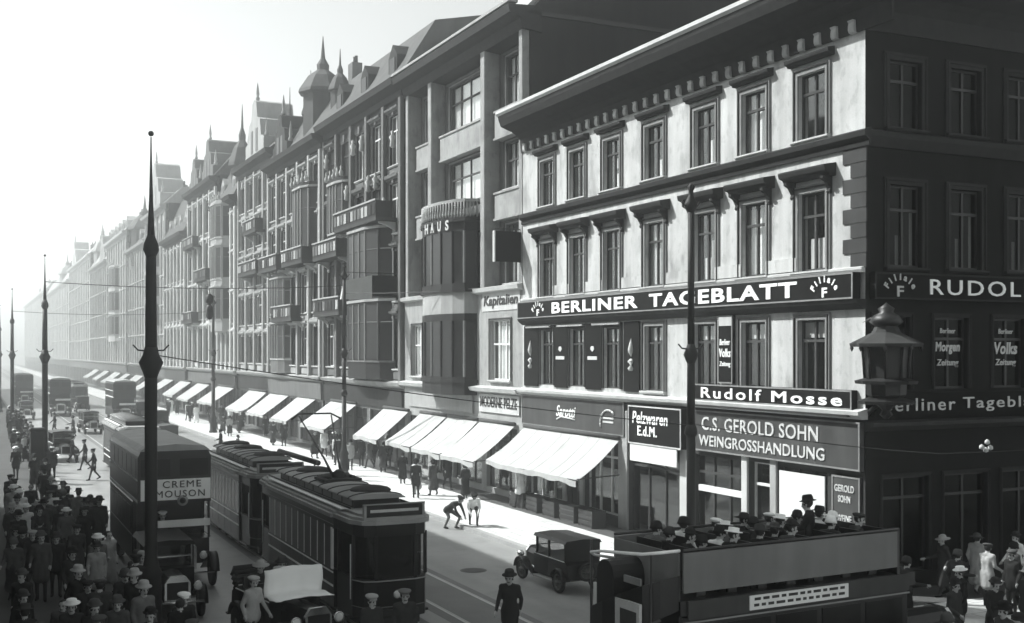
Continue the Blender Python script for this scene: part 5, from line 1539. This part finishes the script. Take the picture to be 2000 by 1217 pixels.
def stoop():
    J = {}
    for e, s, d in (('l', -1, 0.18), ('r', 1, -0.15)):
        J['hp' + e] = (s * 0.1, -0.12, 0.72); J['kn' + e] = (s * 0.14, d + 0.2, 0.46); J['an' + e] = (s * 0.13, d, 0.09); J['to' + e] = (s * 0.14, d + 0.15, 0.04)
        J['sh' + e] = (s * 0.18, 0.33, 1.0); J['el' + e] = (s * 0.22, 0.45, 0.74); J['wr' + e] = (s * 0.15, 0.6, 0.52)
    J['pelvis'] = (0, -0.1, 0.76); J['chest'] = (0, 0.2, 0.96); J['neck'] = (0, 0.4, 1.06)
    J['head'] = (0, 0.5, 1.13); J['face'] = (0, 0.6, 1.07)
    return J

BODY = {
    'walk_a': (body_mesh('person', stand(0.26, -0.26, -0.16, 0.18, 0.03), coat=0.55), 1.62),
    'walk_b': (body_mesh('person', stand(-0.2, 0.22, 0.15, -0.14, 0.02, turn=0.4), coat=0.2), 1.62),
    'stand': (body_mesh('person', stand(0.03, -0.03, 0, 0, 0.0, elb=0.1), coat=0.35), 1.62),
    'pocket': (body_mesh('person', stand(0.06, -0.04, 0.0, 0.04, 0.0, elb=0.05, elbr=0.25, turn=-0.3), coat=0.75), 1.62),
    'woman': (body_mesh('person', stand(0.14, -0.14, -0.1, 0.1, 0.0, tall=0.95, elbr=0.3), skirt=0.66), 1.62 * 0.95),
    'woman_b': (body_mesh('person', stand(-0.1, 0.12, 0.06, -0.05, 0.0, tall=0.94, elb=0.28, turn=0.5), skirt=0.75), 1.62 * 0.94),
    'sit': (body_mesh('person', sit(), coat=0.3), 1.16),
    'sit_b': (body_mesh('person', sit(0.12, 0.6, 0.34), coat=0.2), 1.16),
    'stoop': (body_mesh('person', stoop(), coat=0.1), 1.13),
}
HEADY = {'walk_a': 0.045, 'walk_b': 0.04, 'stand': 0.025, 'pocket': 0.025, 'woman': 0.025, 'woman_b': 0.025, 'sit': 0.0, 'sit_b': 0.09, 'stoop': 0.5}
def hat_fn(kind):
    mb = MB()
    n = 14
    if kind == 'fedora':
        mb.lathe([(0.0, 0.015), (0.112, 0.015), (0.17, 0.005), (0.172, 0.014), (0.115, 0.03), (0.108, 0.09), (0.09, 0.13), (0.04, 0.135), (0, 0.115)], n)
    elif kind == 'bowler':
        mb.lathe([(0.0, 0.01), (0.11, 0.01), (0.15, 0.02), (0.152, 0.03), (0.112, 0.025), (0.112, 0.08), (0.085, 0.125), (0.04, 0.142), (0, 0.145)], n)
    elif kind == 'boater':
        mb.lathe([(0.0, 0.01), (0.11, 0.01), (0.175, 0.01), (0.175, 0.022), (0.108, 0.024), (0.106, 0.09), (0.1, 0.095), (0, 0.095)], n)
    elif kind == 'cap':
        mb.lathe([(0.0, 0.0), (0.108, 0.0), (0.14, 0.04), (0.135, 0.06), (0.08, 0.08), (0, 0.085)], n)
        mb.prism([(-0.08, 0.08), (-0.05, 0.165), (0.05, 0.165), (0.08, 0.08)], 0.0, 0.014, axis='z')
    elif kind == 'cloche':
        mb.lathe([(0.125, -0.05), (0.14, -0.055), (0.118, 0.0), (0.11, 0.06), (0.07, 0.11), (0, 0.12)], n)
    elif kind == 'wide':
        mb.lathe([(0.0, 0.0), (0.11, 0.0), (0.21, -0.02), (0.212, -0.012), (0.11, 0.02), (0.1, 0.08), (0.05, 0.11), (0, 0.115)], n)
    return mb
HATM = {}
def hat_mesh(kind, m):
    return cached(('hat', kind, m), lambda: hat_fn(kind).mesh('hat', m))

SHADE = {0: 'black', 1: 'black', 2: 'dark', 3: 'dark grey', 4: 'grey', 5: 'light grey', 6: 'white'}
HATN = {'fedora': 'felt hat', 'bowler': 'bowler', 'boater': 'straw boater', 'cap': 'flat cap', 'cloche': 'cloche hat', 'wide': 'wide hat', None: 'no hat'}
def person(label, X, Y, face, pose='walk_a', coat=1, legs=1, hat='fedora', hatc=1, z=0.0, s=1.0, group=None, tilt=0.0):
    """face: heading in degrees, 0 = +Y, clockwise towards +X"""
    me, hz = BODY[pose]
    o = ob('person', me, None, (X, Y, z))
    o.rotation_euler = (0, 0, RAD(-face))
    o.scale = (s, s, s)
    tag(o, label, 'person', group)
    for i, k in ((1, coat), (2, legs)):
        o.material_slots[i].link = 'OBJECT'
        o.material_slots[i].material = M['cloth%d' % k]
    if hat:
        h = ob('hat', hat_mesh(hat, 'cloth%d' % hatc), o, (0, HEADY[pose] - 0.012, hz + 0.075))
        h.rotation_euler = (RAD(-8 + (30 if pose == 'stoop' else 0) * -1), RAD(tilt), 0)
    return o

P0, P1 = 0.13, 0.0
# the ones that can be pointed at
person('man in felt hat and long dark coat walking in the road', 11.1, 23.7, -140, 'walk_a', 1, 1, 'fedora', 1, 0.0, 1.03)
person('man in pale cap before the near tram, on the touring car side', 7.55, 22.9, 175, 'pocket', 2, 1, 'cap', 5)
person('man in dull cap close by the dark front of the near tram', 8.35, 23.1, 190, 'stand', 2, 2, 'cap', 4)
person('man in a white cap at the bottom edge before the covered bus', 4.05, 24.75, 170, 'stand', 1, 1, 'cap', 6)
person('workman bent over the sunny kerbside roadway', 16.75, 41.2, 150, 'stoop', 2, 4, 'cap', 2, 0.0)
person('second workman in a white shirt beside the stooping one', 17.6, 40.9, 200, 'stoop', 6, 2, 'cap', 1, P0)
person('woman in pale dress by the pier house awning edge', 18.9, 50.6, 30, 'woman', 6, 5, 'cloche', 2, P0)
person('dark-coated man walking beside the pale-dressed woman', 18.4, 49.4, 20, 'walk_a', 1, 1, 'bowler', 1, P0)
person('driver in a peaked cap behind the touring car windscreen', 6.55, 26.75, 190, 'sit', 1, 1, 'cap', 5, 0.46)
person('passenger in wide pale hat on the touring car back seat', 6.35, 27.75, 190, 'sit_b', 2, 1, 'wide', 5, 0.46)
person('passenger in dark felt hat on the touring car back seat', 6.9, 27.85, 190, 'sit', 1, 1, 'fedora', 2, 0.46)
person('motorman at the front window of the near tram', 9.55, 26.95, 180, 'stand', 2, 1, 'cap', 1, 0.45, 0.98)
person('chauffeur in a white cap at the wheel of the covered bus', 5.2, 35.55, 180, 'sit', 2, 1, 'cap', 6, 0.75)
person('man in pale sleeves and cap walking beside the touring car', 5.75, 25.9, 150, 'walk_b', 5, 1, 'cap', 5)
# passengers on the open upper deck
rp = random.Random(21)
desc = ['front', 'second', 'third', 'fourth', 'fifth', 'sixth', 'rearmost']
used = set()
def onbus(lx, ly, lz):
    a = RAD(93.5)
    return 18.75 + lx * math.cos(a) - ly * math.sin(a), 18.4 + lx * math.sin(a) + ly * math.cos(a), lz
for k in range(7):
    for sx in (-0.68, -0.3, 0.32, 0.7):
        if rp.random() < (0.5 if k < 3 else 0.18): continue
        hat = rp.choice(['fedora', 'boater', 'bowler', 'cloche', 'wide', 'cap'])
        hc = rp.choice([1, 1, 2, 3, 6]) if hat != 'boater' else 6
        ct = rp.choice([0, 1, 1, 2, 3, 4, 6])
        x, y, z = onbus(sx, 2.74 + 0.7 * k, 2.33)
        lab = 'bus passenger in %s and %s %s, %s bench, %s seat' % (SHADE[ct], SHADE[hc], HATN[hat], desc[k], ('near outer', 'near inner', 'far inner', 'far outer')[(-0.68, -0.3, 0.32, 0.7).index(sx)])
        person(lab, x, y, 90 - 3.5 + rp.uniform(-25, 25), rp.choice(['sit', 'sit_b']), ct, 1, hat, hc, z, rp.uniform(0.88, 0.97), 'passengers on the open upper deck')
x, y, z = onbus(0.2, 3.55, 2.46)
person('lone dark figure raised above the others on the open deck, before the white shop blind', x, y, -40, 'sit', 1, 1, 'fedora', 1, z + 0.12, 1.0)
x, y, z = onbus(-0.3, 8.0, 0.46)
person('conductor in black standing on the rear platform of the open-top bus', x, y, 200, 'stand', 1, 1, 'cap', 1, z)

ORD = ['first', 'second', 'third', 'fourth', 'fifth', 'sixth', 'seventh', 'eighth', 'ninth', 'tenth', 'eleventh', 'twelfth', 'thirteenth', 'fourteenth', 'fifteenth', 'sixteenth',
       'seventeenth', 'eighteenth', 'nineteenth', 'twentieth', 'twenty-first', 'twenty-second', 'twenty-third', 'twenty-fourth', 'twenty-fifth', 'twenty-sixth', 'twenty-seventh', 'twenty-eighth',
       'twenty-ninth', 'thirtieth', 'thirty-first', 'thirty-second', 'thirty-third', 'thirty-fourth', 'thirty-fifth', 'thirty-sixth', 'thirty-seventh', 'thirty-eighth', 'thirty-ninth', 'fortieth',
       'forty-first', 'forty-second', 'forty-third', 'forty-fourth', 'forty-fifth', 'forty-sixth', 'forty-seventh', 'forty-eighth', 'forty-ninth', 'fiftieth', 'fifty-first', 'fifty-second', 'fifty-third', 'fifty-fourth', 'fifty-fifth', 'fifty-sixth', 'fifty-seventh', 'fifty-eighth', 'fifty-ninth', 'sixtieth']
_s, _c = math.sin(RAD(25.2)), math.cos(RAD(25.2))
def px(X, Y): return (X * _c - Y * _s) / (X * _s + Y * _c)
def crowd(spots, seed, where, group, heads, pale=0.3):
    r = random.Random(seed)
    spots = sorted(spots, key=lambda p: px(p[0], p[1]))
    for i, (X, Y, z) in enumerate(spots):
        wom = r.random() < 0.35
        pose = r.choice(['woman', 'woman_b']) if wom else r.choice(['walk_a', 'walk_b', 'stand', 'pocket', 'walk_a'])
        hat = r.choice(['cloche', 'wide', 'cloche', None]) if wom else r.choice(['fedora', 'bowler', 'cap', 'cap', 'fedora', 'bowler', 'fedora', 'boater'])
        hc = 6 if hat == 'boater' else r.choice([0, 1, 1, 2, 2, 3, 3, 5])
        ct = r.choice([5, 6, 6, 4]) if r.random() < pale else r.choice([0, 1, 1, 2, 3])
        lg = ct if wom and r.random() < 0.6 else r.choice([0, 1, 1, 2])
        lab = '%s in %s and %s, %s from left %s' % ('woman' if wom else 'man', SHADE[ct], HATN[hat], ORD[i], where)
        person(lab, X, Y, heads(r), pose, ct, lg, hat, hc, z, r.uniform(0.94, 1.04), group)
rc = random.Random(77)
def scatter(n, fx, fy, z, dmin=0.62, tries=4000):
    out = []
    for _ in range(tries):
        if len(out) >= n: break
        Y = fy(rc); X = fx(rc, Y)
        if all((X - a) ** 2 + (Y - b) ** 2 > dmin * dmin for a, b, c in out): out.append((X, Y, z))
    return out
# the shaded crowd on the near pavement
crowd(scatter(58, lambda r, Y: r.uniform(0.028 * Y, 3.9), lambda r: 21.5 + 26 * r.random() ** 1.1, P0, 0.5), 5, 'in the shaded crowd', 'shaded crowd on the near pavement', lambda r: r.choice([180, 175, 190, 0, 10, 200, 160]) + r.uniform(-20, 20), 0.34)
crowd(scatter(44, lambda r, Y: r.uniform(0.028 * Y, 3.95), lambda r: 47 + 70 * r.random(), P0, 0.7), 6, 'on far pavement', 'walkers on the far near-side pavement', lambda r: r.choice([180, 0]) + r.uniform(-20, 20), 0.15)
# people at the crossing in front of the dark side front
crowd(scatter(18, lambda r, Y: r.uniform(11.2, 18.6), lambda r: r.uniform(15.5, 16.75), 0.0, 0.55) + scatter(26, lambda r, Y: r.uniform(19.6, 27.5), lambda r: r.uniform(14.6, 20.2), 0.0, 0.75), 7, 'at the crossing', 'people at the crossing', lambda r: r.choice([90, 270, 80, 180]) + r.uniform(-25, 25), 0.36)
crowd(scatter(16, lambda r, Y: r.uniform(20.0, 29.0), lambda r: r.uniform(20.9, 23.6), P0, 0.7), 8, 'along the side front', 'people along the side front', lambda r: r.choice([90, 270]) + r.uniform(-25, 25), 0.3)
# strollers on the sunny pavement
crowd(scatter(9, lambda r, Y: r.uniform(19.4, 22.0), lambda r: r.uniform(44, 64), P0, 0.9), 9, 'under the big awnings', 'shoppers under the big awnings', lambda r: r.choice([0, 180]) + r.uniform(-30, 30), 0.25)
crowd(scatter(32, lambda r, Y: r.uniform(18.6, 21.9), lambda r: 64 + 70 * r.random() ** 1.1, P0, 0.8), 10, 'along the hazy awnings', 'strollers along the hazy awnings', lambda r: r.choice([0, 180]) + r.uniform(-20, 20), 0.25)
crowd(scatter(16, lambda r, Y: r.uniform(4.8, 15.8), lambda r: r.uniform(62, 125), 0.0, 2.2), 12, 'crossing the bright roadway', 'people crossing the bright roadway', lambda r: r.choice([90, 270]), 0.1)

# ------------------------------------------------------------------ shop goods and haze
rg = random.Random(4)
for k in range(5):
    y = 38.6 + 1.55 * k
    t = thing('display_crate', '%s slatted crate of goods under the biggest awning, counted from the entrance' % ORD[k], 'crate', (21.55, y, P0), RAD(rg.uniform(-4, 4)), 'crates of goods under the biggest awning')
    for z in (0.1, 0.3, 0.5):
        MB().box(-0.3, -0.55, z, -0.27, 0.55, z + 0.14).build('slat', 'stone_dark', t)
        MB().box(0.27, -0.55, z, 0.3, 0.55, z + 0.14).build('slat', 'stone_dark', t)
    MB().box(-0.3, -0.58, 0, 0.3, -0.551, 0.66).build('end_board', 'stone_dark', t)
    MB().box(-0.3, 0.551, 0, 0.3, 0.58, 0.66).build('end_board', 'stone_dark', t)
    MB().box(-0.268, -0.55, 0.02, 0.268, 0.55, 0.6).build('contents', rg.choice(['cloth3', 'cloth4', 'cloth2']), t)

hz = bpy.data.materials.new('haze')
hz.use_nodes = True
nt = hz.node_tree
nt.nodes.remove(nt.nodes['Principled BSDF'])
pv = nt.nodes.new('ShaderNodeVolumePrincipled')
pv.inputs['Color'].default_value = (0.97, 0.985, 0.98, 1)
pv.inputs['Density'].default_value = 0.0026
pv.inputs['Anisotropy'].default_value = 0.9
nt.links.new(pv.outputs[0], nt.nodes['Material Output'].inputs['Volume'])
tag(MB().box(-90, -70, -1.4, 130, 720, 36).build('haze', hz), kind='stuff')
